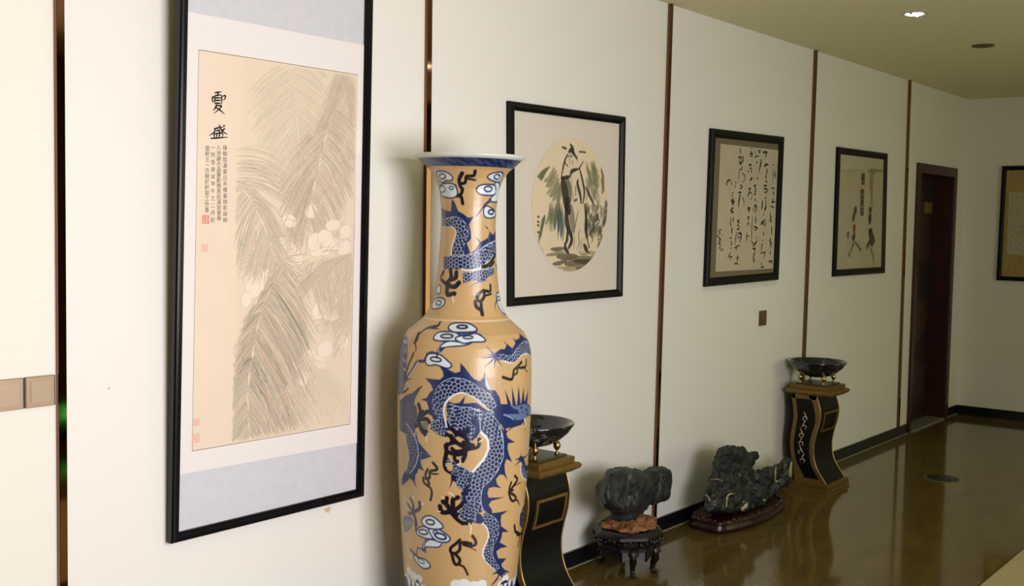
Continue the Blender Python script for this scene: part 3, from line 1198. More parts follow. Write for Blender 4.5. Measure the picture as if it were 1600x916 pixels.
def conv(pts):
    return [vpt(p) for p in pts]


def sc_of(q):
    return float(vrad(np.mean([p[1] for p in q])))


def vstroke(pts, wpx, col, taper=None, smooth=True, alpha=1.0, soft=0.0011):
    P = catmull(pts, 4) if smooth and len(pts) > 2 else pts
    if col in (INKB, VN_):
        wpx *= 1.35
    q = conv(P)
    n = len(q)
    if taper is None:
        r = [wpx * VM / 2] * n
    elif taper == 'both':
        r = [wpx * VM / 2 * (0.25 + 0.75 * math.sin(math.pi * (i + 0.3) / (n - 0.4))) for i in range(n)]
    else:
        r = [wpx * VM / 2 * (1 - 0.85 * i / (n - 1)) for i in range(n)]
    ras.stroke(q, r, col, soft=soft, alpha=alpha, scale=sc_of(q))


def vpoly(pts, col, smooth=False, alpha=1.0, fn=None, grow=0.0):
    P = pts
    if smooth:
        pp_ = list(pts)
        P = catmull([pp_[-1]] + pp_ + [pp_[0], pp_[1]], 4)[4:-4]
    q = conv(P)
    ras.poly(q, col, soft=0.0011, alpha=alpha, scale=sc_of(q), fn=fn, grow=grow * VM)


def hexes(u, v, pu, pv, thr):
    """staggered scales: True on the dark cell, False on the pale outline"""
    best = np.full(u.shape, 9.0)
    a_ = pu
    for off in (0.0, 0.5):
        fa = u / (a_ * 1.732) + off
        fb = v / a_ + off
        fa, fb = fa - np.round(fa), fb - np.round(fb)
        best = np.minimum(best, np.hypot(fa * 1.732, fb))
    return np.clip((thr - best) / 0.16 + 0.5, 0, 1)


def dragon(A, B, belly=-1, pitch=6.3, bw=0.16, outline=True, dim=0.0, per=5, thr=0.455):
    """A, B: matching edge points; belly=+1: white band on B side, -1: none"""
    a = np.array(conv(catmull(A, per)))
    b = np.array(conv(catmull(B, per)))
    sc_ = sc_of(list(map(tuple, a)))
    am, bm_ = a * (sc_, 1), b * (sc_, 1)
    c = (am + bm_) / 2
    hw = np.linalg.norm(am - bm_, axis=1) / 2
    cum = np.concatenate([[0], np.cumsum(np.linalg.norm(np.diff(c, axis=0), axis=1))])
    m = hw.max() + 0.004
    w_ = ras.win((c[:, 0].min() - m) / sc_, (c[:, 0].max() + m) / sc_, c[:, 1].min() - m, c[:, 1].max() + m)
    sl_ = (slice(w_[2], w_[3]), slice(w_[0], w_[1]))
    PX, PY = np.meshgrid(ras.X[sl_[1]] * sc_, ras.Y[sl_[0]])
    bd = np.full(PX.shape, 9.0)
    S, Tt, H = np.zeros(PX.shape), np.zeros(PX.shape), np.ones(PX.shape)
    inside = np.zeros(PX.shape, bool)
    for i in range(len(c) - 1):
        A0, A1, B0, B1 = am[i], am[i + 1], bm_[i], bm_[i + 1]
        # quad membership
        quad = [A0, A1, B1, B0]
        ins = np.zeros(PX.shape, bool)
        for k in range(4):
            p, q = quad[k - 1], quad[k]
            if abs(q[1] - p[1]) > 1e-12:
                ins ^= ((p[1] > PY) != (q[1] > PY)) & (PX < (q[0] - p[0]) * (PY - p[1]) / (q[1] - p[1]) + p[0])
        t, d = ras.seg(PX, PY, c[i], c[i + 1])
        acr = (am[i] - bm_[i]) / (2 * hw[i] + 1e-9)
        side = (PX - c[i][0]) * acr[0] + (PY - c[i][1]) * acr[1]
        new = ins & ~inside
        h = hw[i] + (hw[i + 1] - hw[i]) * t
        S[new] = (cum[i] + t * (cum[i + 1] - cum[i]))[new]
        Tt[new] = side[new]
        H[new] = h[new]
        inside |= ins
    p_ = pitch * VM * 1.1
    cell = hexes(S, Tt, p_, p_, thr)
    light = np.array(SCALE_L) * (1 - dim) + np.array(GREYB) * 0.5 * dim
    dark = np.array(SCALE_D)
    colr = light[None, None, :] * (1 - cell[..., None]) + dark[None, None, :] * cell[..., None]
    tn = Tt / H
    if belly == 1:
        mask = tn < -(1 - 2 * bw)
        colr[mask] = np.array(WHITE) * (1 - 0.35 * dim)
        mask2 = (tn >= -(1 - 2 * bw)) & (tn < -(1 - 2 * bw) + 0.05)
        colr[mask2] = SCALE_D
    edge = tn > 1 - 0.07
    colr[edge] = light * 1.05
    al = inside.astype(float)
    ras.blend(sl_, al, colr)


def ring(cx, cy, rx, ry, w_, col=NAVY, rot=0.0, a0=0.0, a1=2 * math.pi):
    P = []
    for t in np.linspace(a0, a1, 16):
        x, y = rx * math.cos(t), ry * math.sin(t)
        P.append((cx + x * math.cos(rot) - y * math.sin(rot), cy + x * math.sin(rot) + y * math.cos(rot)))
    vstroke(P, w_, col, smooth=False)


def cloud(pts, rings, outline=2.4, fill=CLOUD, oc=NAVY):
    vpoly(pts, oc, smooth=True, grow=outline)
    vpoly(pts, fill, smooth=True, grow=0.0)
    for r_ in rings:
        ring(*r_)


def spikes(pts, col=NAVY):
    vpoly(pts, col)


t1 = lambda *p: tile(610, 490, 7.633, p)
t2 = lambda *p: tile(720, 490, 7.633, p)
t3 = lambda *p: tile(610, 600, 7.633, p)
t4 = lambda *p: tile(720, 600, 7.633, p)
t5 = lambda *p: tile(610, 700, 7.633, p)
t6 = lambda *p: tile(720, 700, 7.633, p)
t7 = lambda *p: tile(610, 796, 7.633, p)
t8 = lambda *p: tile(720, 796, 7.633, p)
n1 = lambda *p: tile(640, 230, 6.542, p)
n2 = lambda *p: tile(640, 360, 6.105, p)

# -- body: fins first
spikes(t1((530, 605), (590, 690), (600, 750), (560, 790), (380, 775), (450, 850), (475, 916)) + t3((440, 100), (400, 170), (330, 190), (400, 215), (425, 300), (395, 345), (465, 390), (480, 440), (455, 480), (540, 470), (600, 380), (640, 150)) + t1((640, 860), (800, 800), (900, 830)) + t2((120, 880), (330, 950), (320, 916), (275, 760), (250, 690), (235, 760), (200, 800), (130, 780), (60, 700), (0, 620)) + t1((860, 650), (800, 585), (800, 690), (740, 710), (680, 680)))
vpoly(t2((255, 730), (285, 800), (318, 905), (290, 900), (262, 850)), CLOUD, alpha=0.8)
spikes(t4((330, 60), (380, 75), (430, 160), (450, 260), (440, 360), (440, 500), (510, 590), (530, 640), (615, 690), (530, 705), (525, 760), (540, 830), (575, 916)) + t6((585, 165), (510, 130), (488, 200), (495, 280), (522, 385), (480, 320), (430, 315), (388, 370), (400, 430), (450, 477), (360, 462), (300, 478), (285, 540), (300, 590), (485, 582), (330, 630), (300, 680), (335, 730), (345, 775), (535, 740), (450, 800), (443, 870), (452, 916)) + t8((440, 190), (540, 265), (462, 270), (455, 330), (432, 390), (525, 442), (440, 460), (392, 500), (412, 580), (512, 580), (452, 650), (465, 700), (430, 720), (340, 560), (380, 300), (300, 60)) + t6((200, 700), (200, 500), (420, 260), (460, 0)) + t4((440, 600), (380, 480), (300, 330)))
vpoly(t3((655, 205), (720, 235), (790, 225), (862, 140), (840, 235), (916, 235)) + t4((0, 235), (160, 218), (240, 280), (340, 350), (300, 340), (200, 312), (0, 305)) + t3((740, 300), (660, 250)), NAVY)
# hind part of the coil and the arm behind it
dragon(t3((640, 225), (790, 270), (916, 270)) + t4((110, 285), (200, 300)), t3((640, 420), (740, 560), (880, 620)) + t4((80, 700), (190, 580)), belly=0, pitch=5.4)
vpoly(t4((150, 380), (185, 470), (195, 560), (150, 640), (120, 640), (140, 520), (90, 450), (110, 400)), NAVY, smooth=True)
vpoly(t3((640, 430), (700, 520), (780, 560), (916, 520), (900, 590), (780, 620), (740, 640), (700, 560), (650, 550)), DNAVY, smooth=True)
dragon(t3((470, 440), (560, 430), (650, 520)), t3((440, 540), (560, 620), (650, 640)), belly=0, pitch=5.2)
# upper arch
dragon([(776, 646), (766, 622), (753, 610), (737, 599.5), (720, 592), (702, 590.5), (687, 597), (676.5, 609), (671, 626), (673, 643), (682, 658)],
       [(772, 650), (757, 638), (740, 624.5), (730, 619), (718, 615), (706, 618.5), (698, 625), (692.5, 632), (690, 641), (691.5, 652), (695, 669)], belly=1, bw=0.095, pitch=5.9)
# long body down to the haunch and tail
dragon([(762, 644), (772.4, 656.3), (779, 670.7), (782.2, 685.2), (782.6, 704.8), (781.6, 717), (772.4, 736.7), (760.6, 752.4), (751.4, 760.3), (748.2, 773.4), (748.2, 786.5), (752, 799)],
       [(745.5, 642), (745.5, 659), (746.9, 674.7), (756.5, 687.8), (758, 702.2), (756.7, 707.9), (751.4, 719.7), (735.7, 735.4), (722.6, 752.4), (716, 772), (716, 789), (722, 804)], belly=0, pitch=6.1)
vstroke(t4((210, 575), (285, 660), (295, 760)) + t6((288, 30), (240, 130), (130, 260), (30, 390), (-20, 470)), 3.6, WHITE)
vstroke(t4((190, 350), (195, 450), (205, 570)), 1.4, SCALE_L)
vpoly(t6((30, 835), (100, 790), (190, 780), (215, 880), (110, 885), (60, 870)), NAVY, smooth=True)
vpoly(t5((835, 495), (916, 420)) + t6((60, 400), (60, 520), (20, 580)) + t5((880, 640), (830, 660)), DNAVY, smooth=True)
dragon(t8((260, 30), (380, 105), (424, 200), (412, 330), (360, 430), (345, 520), (380, 610), (436, 700)), t8((190, 150), (258, 205), (290, 300), (262, 400), (222, 500), (238, 590), (320, 680), (400, 740)), belly=1, bw=0.10, pitch=5.0)
vpoly(t8((120, 60), (210, 60), (225, 150), (190, 170), (100, 150), (40, 100)), NAVY, smooth=True)
# tail tuft
for tip in ((345, 770), (545, 745), (505, 785), (470, 842)):
    vstroke(t8((445, 725), tip), 7, NAVY, taper='end', smooth=False)
vstroke(t8((430, 760), (395, 830), (325, 916)), 3.4, NAVY, taper='both')
vpoly(t8((400, 720), (470, 690), (480, 740), (440, 790), (400, 760)), NAVY, smooth=True)
# head
for bx_, tp in ((550, (490, 55)), (605, (575, 25)), (660, (655, 5)), (705, (716, 25)), (735, (772, 55))):
    vpoly(t4((bx_ - 24, 250), tp, (bx_ + 22, 250)), NAVY)
vpoly(t4((400, 250), (500, 235), (600, 250), (720, 222), (790, 250), (812, 310), (790, 372), (730, 400), (715, 440), (690, 480), (640, 500), (565, 525), (500, 585), (470, 520), (400, 400), (360, 330)), NAVY, smooth=True)
vpoly(t4((555, 245), (610, 262), (660, 252), (740, 235), (795, 280), (805, 330), (745, 395), (690, 420), (630, 425), (600, 400), (500, 375), (500, 358), (600, 352), (655, 335), (640, 300), (600, 290)), srgb(92, 114, 152), smooth=True)
vstroke(t4((545, 345), (660, 345)), 2.2, NAVY, smooth=False)
for q in ((690, 275, 3.2), (750, 300, 3.2), (760, 350, 2.4), (700, 330, 1.6)):
    vstroke(t4((q[0] - 8, q[1]), (q[0] + 8, q[1] + 4)), q[2], DNAVY, smooth=False)
vstroke(t4((480, 360), (560, 395), (600, 420)), 1.3, srgb(150, 180, 210))
vstroke(t4((715, 430), (725, 500), (742, 580)), 3.0, DNAVY, taper='end')
vstroke(t4((725, 410), (745, 470), (725, 510)), 2.0, CLOUD)
vstroke(t4((640, 480), (560, 525), (500, 580)), 2.4, NAVY)
vpoly(t4((500, 530), (560, 515), (520, 560)), TAN)
# middle claw
BK = INKB
for pts, w_ in (((t3((690, 620), (760, 700), (860, 750))), 4.5), ((t3((640, 730), (740, 700), (830, 745), (916, 730))), 4.5), ((t3((916, 740)) + t4((40, 770), (130, 765), (180, 735), (188, 655))), 4.2),
                ((t3((625, 740), (640, 800), (700, 830), (800, 840), (850, 780))), 4.8), ((t3((850, 750), (860, 840), (830, 916))), 5.0), ((t3((640, 720), (635, 830), (620, 916))), 4.5),
                ((t4((0, 700), (50, 720), (110, 730))), 5), ((t5((640, 0), (622, 80), (606, 180), (625, 260), (685, 300))), 3.6), ((t5((700, 10), (750, 45), (840, 30), (916, 10))), 4.5),
                ((t5((745, 40), (730, 120), (765, 165), (835, 130), (850, 60))), 4.2), ((t3((700, 540), (760, 590), (860, 640), (900, 720))), 5.0), ((t3((640, 600), (690, 640), (700, 700))), 4.2)):
    vstroke(pts, w_, BK)
for q in ((682, 700.0), (706, 707), (716, 718), (699, 722)):
    pass
dragon(t5((640, 110), (760, 190), (880, 250), (960, 290)), t5((620, 230), (710, 330), (770, 470), (830, 490)), belly=0, pitch=5.0)
vpoly(t5((690, 300), (740, 330), (760, 420), (715, 395), (690, 450), (665, 500), (690, 400)), DNAVY)
vpoly(t5((640, 180), (700, 190), (705, 270), (650, 260)), TAN, smooth=True)
# lower claw
dragon(t5((840, 690), (916, 640), (1000, 560)), t5((760, 800), (850, 870), (990, 880)), belly=0, pitch=5.2)
for pts, w_ in ((t5((558, 700), (585, 770), (680, 765)), 5.5), (t5((595, 645), (640, 680), (680, 740)), 5.5), (t5((640, 600), (635, 670), (680, 740)), 5.0), (t5((770, 592), (715, 620), (715, 740)), 5.5),
                (t5((820, 675), (770, 720), (700, 770)), 5.0), (t5((690, 770), (760, 850), (830, 895), (916, 895)), 4.6), (t8((-15, 175), (60, 160)), 3.4), (t5((690, 740), (740, 800)), 8)):
    vstroke(pts, w_, BK)
for pts in (t5((525, 755), (560, 765)), t5((580, 590), (610, 605)), t5((665, 535), (700, 555), (730, 585)), t5((800, 140), (795, 190), (770, 200)), t8((65, 165), (90, 210), (85, 290)), t4((190, 690), (230, 660)),
            t3((385, 610), (400, 640), (395, 690)), t5((225, 605), (250, 590)), t5((330, 670), (365, 675)), t1((380, 545), (375, 510), (440, 460)), t7((205, 545), (210, 590))):
    vstroke(pts, 1.8, srgb(240, 222, 184))
# left dragon
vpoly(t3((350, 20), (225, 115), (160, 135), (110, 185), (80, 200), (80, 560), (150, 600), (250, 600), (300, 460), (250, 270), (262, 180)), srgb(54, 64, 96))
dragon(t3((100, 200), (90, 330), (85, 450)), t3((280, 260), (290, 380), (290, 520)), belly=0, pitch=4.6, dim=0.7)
spikes(t3((270, 560), (300, 690), (380, 790), (462, 872), (335, 815), (325, 916)) + t5((462, 105), (340, 55), (325, 150), (340, 220), (372, 282), (305, 250), (290, 300), (265, 330), (262, 410), (288, 495), (230, 390), (200, 370), (150, 420), (105, 470), (100, 380), (150, 270), (250, 200)), srgb(26, 42, 92))
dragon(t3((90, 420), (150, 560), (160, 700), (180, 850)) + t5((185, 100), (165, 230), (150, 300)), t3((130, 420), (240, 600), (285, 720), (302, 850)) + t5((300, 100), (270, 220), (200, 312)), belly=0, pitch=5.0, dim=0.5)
vstroke(t3((160, 480), (230, 590), (285, 710), (303, 850)) + t5((300, 100), (265, 220), (200, 310)), 1.6, SCALE_L)
vstroke(t3((75, 560), (130, 650), (180, 800), (186, 916)) + t5((180, 150), (150, 270)), 1.8, srgb(190, 196, 190))
for pts, w_ in ((t3((305, 250), (325, 340), (305, 420), (330, 540), (380, 605)), 5), (t3((355, 330), (325, 390)), 4), (t3((405, 335), (350, 375), (320, 400)), 5), (t3((430, 460), (400, 425), (320, 430)), 5),
                (t3((270, 510), (320, 490), (400, 570)), 4.2), (t3((180, 60), (140, 100), (95, 110)), 2.5)):
    vstroke(pts, w_, INKB)
vpoly(t3((340, 470), (400, 460), (420, 510), (390, 550), (345, 510)), srgb(110, 116, 110), smooth=True)
# faded dragon on the far left edge
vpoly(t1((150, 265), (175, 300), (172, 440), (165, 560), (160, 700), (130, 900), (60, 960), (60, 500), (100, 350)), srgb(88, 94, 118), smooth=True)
for k in range(9):
    vstroke(t1((130 + 14 * math.sin(k), 330 + 55 * k), (150 + 10 * math.cos(k * 2), 360 + 55 * k)), 2.4, SCALE_D if k % 2 else SCALE_L, smooth=False)
# vines
VN = srgb(28, 16, 22)
for pts, w_ in ((t1((558, 110), (530, 150), (420, 172), (335, 225), (292, 270), (258, 350)), 3.4), (t1((258, 350), (272, 400), (270, 462)), 2.2), (t1((430, 180), (490, 180), (550, 186)), 1.8), (t1((300, 240), (290, 300), (262, 350)), 4.0),
                (t1((245, 480), (185, 620), (140, 790)), 3.0), (t1((220, 780), (160, 800), (130, 850)), 2.0), (t1((350, 870), (310, 900), (270, 930)), 2.0),
                (t2((468, 755), (530, 775), (575, 778), (592, 730), (600, 670), (650, 620), (692, 572)), 3.4), (t2((592, 728), (640, 700), (640, 645), (700, 640), (742, 620), (748, 545)), 3.0), (t2((700, 620), (760, 690)), 2.2),
                (t6((612, 328), (642, 372), (600, 440), (545, 520)), 3.4), (t6((680, 405), (610, 445)), 2.2), (t6((568, 405), (545, 500), (590, 500)), 3.0), (t6((540, 520), (560, 600), (590, 630), (625, 600), (605, 560), (560, 535)), 3.2), (t6((600, 610), (640, 620), (668, 676)), 2.4),
                (t5((475, 180), (520, 235), (515, 265), (440, 285), (435, 360), (385, 370)), 3.2), (t5((430, 300), (490, 315), (550, 310)), 2.2), (t5((412, 260), (385, 330), (420, 400), (425, 450), (370, 420), (358, 360)), 3.2), (t5((390, 440), (450, 490), (460, 560), (445, 628)), 2.8),
                (t7((795, 365), (750, 410), (688, 462), (690, 512), (745, 525), (795, 480), (800, 405), (860, 395), (930, 410)), 3.6), (t8((0, 420), (80, 440), (142, 418), (140, 365), (108, 318)), 3.4), (t8((70, 450), (150, 490)), 1.8),
                (t7((700, 530), (722, 620), (750, 660), (790, 640), (790, 590), (745, 540)), 3.6), (t7((780, 660), (845, 690), (890, 778)), 2.6)):
    vstroke(pts, w_, VN, taper='both' if w_ < 2.5 else None)
# clouds
vstroke(t1((160, 780), (230, 680), (290, 580), (370, 570), (400, 500), (455, 470), (520, 480), (560, 400), (590, 345)), 4.6, srgb(34, 48, 92))
vstroke(t1((180, 770), (250, 660), (300, 575)), 1.2, CLOUD)
vstroke(t1((545, 455), (555, 410), (585, 350)), 2.2, CLOUD)
vpoly(t1((565, 400), (610, 350), (700, 332), (800, 345), (916, 335), (930, 350), (850, 378), (700, 392), (620, 402), (560, 455)), NAVY, smooth=True, grow=1.4)
vpoly(t1((570, 400), (620, 355), (700, 338), (800, 350), (916, 335), (850, 370), (700, 385), (610, 398)), CLOUD, smooth=True)
cloud(t1((395, 590), (405, 520), (450, 490), (560, 505), (640, 570), (688, 620), (640, 645), (510, 605), (440, 615)), [(676.5, 562, 8.6, 3.4, 2.6, DNAVY, 0.15)])
vstroke(t1((525, 500), (515, 530)), 3, DNAVY, smooth=False)
vpoly([(703, 520), (722, 517), (740, 520), (750, 527), (740, 533), (715, 532)], MIDB, smooth=True, grow=1)
cloud(t1((490, 295), (540, 235), (640, 228), (740, 235), (805, 290), (800, 320), (680, 318), (540, 318)), [(694, 525.5, 9.5, 3.0, 2.6, DNAVY)])
cloud(t2((-90, 300), (-20, 275), (60, 262), (150, 245), (240, 300), (232, 325), (100, 330), (0, 345)), [(727, 527, 7.5, 2.4, 2.4)])
cloud([(697.5, 512), (703, 507), (718, 505.5), (730, 507.5), (739.5, 514), (735, 517), (718, 518), (704, 517.5)], [(718, 510.8, 8.0, 2.6, 2.8, DNAVY)])
cloud(t7((250, 560), (300, 585), (380, 612), (436, 680), (370, 702), (290, 640)), [(653.5, 877.5, 6, 2.6, 1.8, srgb(40, 66, 70), 0.55)])
vstroke(t7((210, 490), (250, 530), (290, 570)), 4.5, srgb(60, 62, 100))
vpoly(t7((400, 360), (450, 365), (560, 395), (565, 435), (520, 455), (400, 452), (370, 500), (352, 480), (365, 410)), NAVY, smooth=True, grow=1.2)
vpoly(t7((400, 370), (450, 372), (560, 398), (560, 430), (520, 448), (395, 445), (372, 480), (362, 470), (368, 410)), CLOUD, smooth=True)
vstroke(t7((440, 360), (385, 400), (375, 470)), 2.0, NAVY)
vstroke(t7((385, 520), (385, 490), (330, 475), (290, 465), (285, 540)), 2.2, srgb(40, 52, 96))
cloud(t7((285, 280), (320, 225), (400, 232), (468, 330), (430, 348), (330, 320)), [(657, 832, 7, 3.8, 2.8, NAVY, 0.2)])
cloud(t7((435, 245), (530, 245), (662, 335), (650, 380), (560, 385), (485, 345)), [(684, 838.5, 9, 4.2, 3.2, NAVY, 0.3), (676, 832, 3.5, 2.5, 2.2)])
cloud(t7((348, 160), (382, 100), (470, 98), (578, 190), (560, 228), (430, 222)), [(668, 816.5, 6.5, 3.8, 2.8, NAVY, 0.2)])
# small dragon tail, upper right
spikes(t2((370, 470), (440, 420), (490, 420), (512, 370), (458, 312), (580, 408), (618, 350), (585, 280), (622, 312), (660, 290), (672, 262), (655, 226), (740, 290), (790, 300), (825, 420), (820, 560), (770, 480), (720, 360), (640, 450), (540, 520), (430, 560), (380, 560)))
dragon(t2((392, 528), (440, 478), (570, 492), (640, 400), (720, 325), (790, 345), (824, 440)), t2((400, 545), (470, 568), (590, 590), (680, 510), (740, 478), (790, 500), (820, 560)), belly=1, bw=0.10, pitch=4.8)
for tip, w_ in (((272, 385), 4.5), ((278, 486), 3), ((228, 530), 3.5), ((245, 637), 3), ((362, 655), 3), ((460, 628), 3)):
    vstroke(t2((375, 515), tip), w_, srgb(86, 84, 150) if tip[1] < 540 else srgb(50, 40, 90), taper='end', smooth=False)
# small dragon, right middle
for tip in ((685, 40), (610, 130), (605, 212), (770, 60), (730, 90)):
    vstroke(t6((688, 130), tip), 4.2, NAVY, taper='end', smooth=False)
vpoly(t6((650, 130), (685, 90), (715, 110), (745, 200), (775, 190), (775, 250), (740, 270), (700, 180)), NAVY, smooth=True)
dragon(t6((690, 190), (695, 300), (740, 365), (790, 350)), t6((712, 190), (735, 260), (760, 275), (785, 250)), belly=0, pitch=4.4)
vstroke(t6((683, 185), (688, 300), (735, 375), (790, 360)), 1.8, WHITE)
# dragon, lower right
vpoly(t6((760, 560), (720, 680), (672, 790), (668, 916)) + t8((665, 180), (700, 240), (745, 140), (760, 0)), srgb(40, 52, 88), smooth=False)
for k in range(10):
    vstroke(t6((700 + 5 * math.sin(k * 2), 720 + 32 * k), (730, 730 + 32 * k)), 1.8, srgb(110, 126, 160) if k % 2 else SCALE_D, smooth=False)
vstroke(t6((765, 520), (740, 620), (680, 720), (660, 860)), 1.4, CLOUD)
for pts, w_ in ((t8((608, 190), (620, 260), (670, 300), (652, 432)), 4.0), (t8((690, 250), (680, 380)), 3.6), (t8((640, 300), (720, 270)), 3.4)):
    vstroke(pts, w_, INKB)
# far left lower claw
for pts, w_ in ((t5((208, 608), (240, 690), (232, 780)), 5), (t5((170, 665), (225, 750)), 4.5), (t5((315, 655), (315, 730), (240, 770)), 6), (t5((185, 785), (250, 800), (280, 916)), 5.5), (t7((260, 100), (275, 260)), 4.5)):
    vstroke(pts, w_, srgb(48, 46, 76))
vpoly(t7((125, 95), (220, 100), (235, 190), (150, 280)), srgb(94, 98, 120), smooth=True)
for k in range(8):
    vstroke(t7((140 + 10 * k, 150), (160 + 9 * k, 240 - 8 * k)), 1.1, CLOUD if k % 2 else SCALE_D, smooth=False)
# waves round the foot
for q, r_ in ((t7((190, 740)), 7), (t7((245, 800)), 8), (t7((310, 830)), 7), (t7((160, 830)), 9), (t7((750, 900)), 9), (t7((840, 890)), 9), (t8((20, 905)), 9), (t8((120, 915)), 9), (t8((215, 900)), 9), (t8((500, 830)), 8), (t8((560, 900)), 10), (t8((450, 900)), 8), (t8((640, 760)), 8), (t8((630, 850)), 9)):
    vstroke([(q[0][0] - 1, q[0][1]), (q[0][0] + 1, q[0][1])], r_ * 1.7, WHITE, smooth=False)
zfoot = vpt((720, 922))[1]
vpoly(t8((450, 870), (520, 840), (570, 916), (500, 960), (430, 940)), NAVY, smooth=True)
vpoly(t8((640, 800), (665, 770), (650, 916), (600, 960)), srgb(64, 66, 110), smooth=True)
vpoly(t7((275, 850), (300, 850), (325, 916), (290, 940)), NAVY, smooth=True)
rows = zs < zfoot
TH2, Z2 = np.meshgrid(th[:NTH_F], zs[rows])
wv = 0.5 + 0.5 * np.sin(TH2 * 30 + 3 * np.sin(TH2 * 7)) - (zfoot - Z2) / 0.035
wc = np.where((wv > 0.1)[..., None], np.array(WHITE), np.where((np.sin((Z2 * 260 + 2.5 * np.cos(TH2 * 30))) > 0.2)[..., None], np.array(NAVY), np.array(MIDB)))
ras.C[rows] = wc

# -- neck
spikes(n1((300, 615), (340, 650), (395, 655), (403, 530), (432, 560), (470, 655), (520, 680), (570, 720), (632, 708), (582, 790), (600, 860), (605, 930)) + n2((560, 90), (520, 120), (560, 220), (500, 240), (470, 150), (470, 40)) + n1((430, 780), (310, 740)))
spikes(n2((720, -30), (735, 20), (720, 70), (650, 110), (600, 60), (640, 120), (600, 190), (560, 215), (620, 230), (720, 150), (800, 100), (800, -10), (765, 40)) + n1((730, 800)))
dragon([(687, 343), (705.7, 338.6), (720, 344.6), (727.5, 358), (727, 370), (722, 382), (720, 400)], [(687, 355), (701, 355), (707.3, 361.5), (706.8, 368), (703.5, 378), (700.5, 388), (700, 402)], belly=1, bw=0.08, pitch=5.4)
dragon(n2((300, 250), (360, 240), (420, 245), (500, 240)), n2((300, 370), (360, 375), (430, 375), (500, 370)), belly=0, pitch=5.2)
dragon(n2((470, 240), (540, 232), (620, 200), (700, 135), (806, 85)), n2((460, 375), (560, 385), (630, 368), (710, 312), (806, 210)), belly=1, bw=0.09, pitch=5.4)
dragon(n2((480, 395), (560, 395), (650, 375), (780, 345)), n2((485, 510), (560, 480), (650, 480), (780, 415)), belly=0, pitch=4.8)
vstroke(n2((700, 470), (620, 500), (550, 542)), 3.0, MIDB, taper='end')
for pts, w_ in ((n2((300, 395), (272, 460), (330, 520)), 4), (n2((365, 375), (370, 460), (330, 500)), 5), (n2((420, 400), (412, 455), (355, 475)), 5), (n2((445, 500), (400, 540), (330, 520)), 5.5), (n2((335, 530), (335, 610), (400, 605)), 5.5),
                (n2((670, 345), (715, 335), (760, 285), (795, 225)), 4.4), (n2((800, 330), (812, 400), (820, 520)), 4.2), (n2((740, 345), (780, 300)), 3.4),
                (n2((745, 520), (742, 580), (690, 578), (682, 640), (640, 680), (618, 640), (640, 600), (680, 570)), 3.6), (n2((752, 605), (690, 622)), 2.6), (n2((600, 680), (612, 730), (655, 760), (668, 802)), 4.4), (n2((655, 680), (660, 760)), 4),
                (n1((510, 265), (478, 335), (492, 400), (512, 430), (498, 480), (460, 500)), 4), (n1((490, 372), (540, 362), (552, 300), (600, 295), (632, 285), (642, 242)), 3.6), (n1((560, 322), (645, 335)), 2.4), (n1((435, 395), (455, 480), (500, 510), (515, 577)), 4)):
    vstroke(pts, w_, INKB)
vstroke(n2((385, 630), (395, 690)), 1.8, srgb(240, 222, 190))
cloud(n1((258, 270), (290, 255), (350, 265), (405, 308), (390, 335), (345, 335), (310, 355), (270, 325)), [(687, 276, 5, 4, 2.4)])
cloud(n1((285, 410), (340, 380), (425, 390), (455, 470), (430, 505), (380, 512), (305, 490)), [(687, 296, 4.4, 5, 2.2), (701, 294, 3.2, 2.6, 2.0)])
cloud(n1((775, 300), (830, 268), (905, 260), (918, 290), (888, 345), (830, 335)), [(772.5, 276, 4.6, 4.0, 2.4)])
cloud(n1((845, 375), (885, 375), (890, 480), (870, 545), (790, 540), (840, 480)), [])
cloud(n1((664, 435), (705, 392), (825, 390), (848, 420), (838, 475), (720, 478)), [(758.5, 295, 6, 4.2, 2.6)])
vstroke(n1((800, 540), (730, 600), (655, 705)), 5, NAVY, taper='end')
cloud(n1((738, 625), (770, 608), (835, 650), (845, 695), (800, 715), (742, 698)), [(763, 331, 4.2, 3.4, 3.2)])
cloud(n2((200, 690), (240, 652), (300, 665), (298, 708), (250, 738), (195, 742)), [(681, 473.5, 4.4, 3.6, 2.2)])
cloud(n2((235, 560), (262, 530), (265, 590), (240, 600)), [])
cloud(n2((805, 612), (832, 605), (862, 700), (900, 785), (860, 775), (818, 700)), [(774.5, 466, 2.5, 3.2, 2.2)])
vstroke(n2((808, 660), (788, 720), (805, 785)), 2.8, NAVY, taper='end')

# full circumference colours: the far side continues the same ochre ground
C = np.empty((NZV, NTH_F + NTH_B, 3), np.float32)
C[:, :NTH_F] = ras.C
C[:, NTH_F:] = TAN * (1 + 0.06 * (rng.rand(NZV, NTH_B, 1) - 0.5))
for j in range(NTH_B):                        # mirror some of the painting round the back
    src = int(j / NTH_B * (NTH_F - 1))
    C[:, NTH_F + j] = ras.C[:, src]
# bands all round: white lip, blue band, groove line
z_lip, z_band = vpt((727, 246.0))[1], vpt((727, 259.5))[1]
zr = zs[:, None]
bandn = 0.5 + 0.5 * np.sin(th * 11)[None, :] * np.cos(th * 23 + zr * 300)
band = np.array(NAVY)[None, None, :] * 0.75 * (1 - 0.5 * bandn[..., None]) + np.array(srgb(70, 96, 140))[None, None, :] * 0.5 * bandn[..., None] * (bandn[..., None] > 0.5)
mk = (zs > z_band) & (zs <= z_lip)
C[mk] = band[mk]
C[zs > z_lip] = srgb(214, 220, 212)
zg = vpt((722, 502))[1]
gk = np.exp(-((zs - zg) / 0.0022) ** 2)[:, None, None]
C += (np.array(srgb(240, 222, 186)) - C) * gk * 0.8

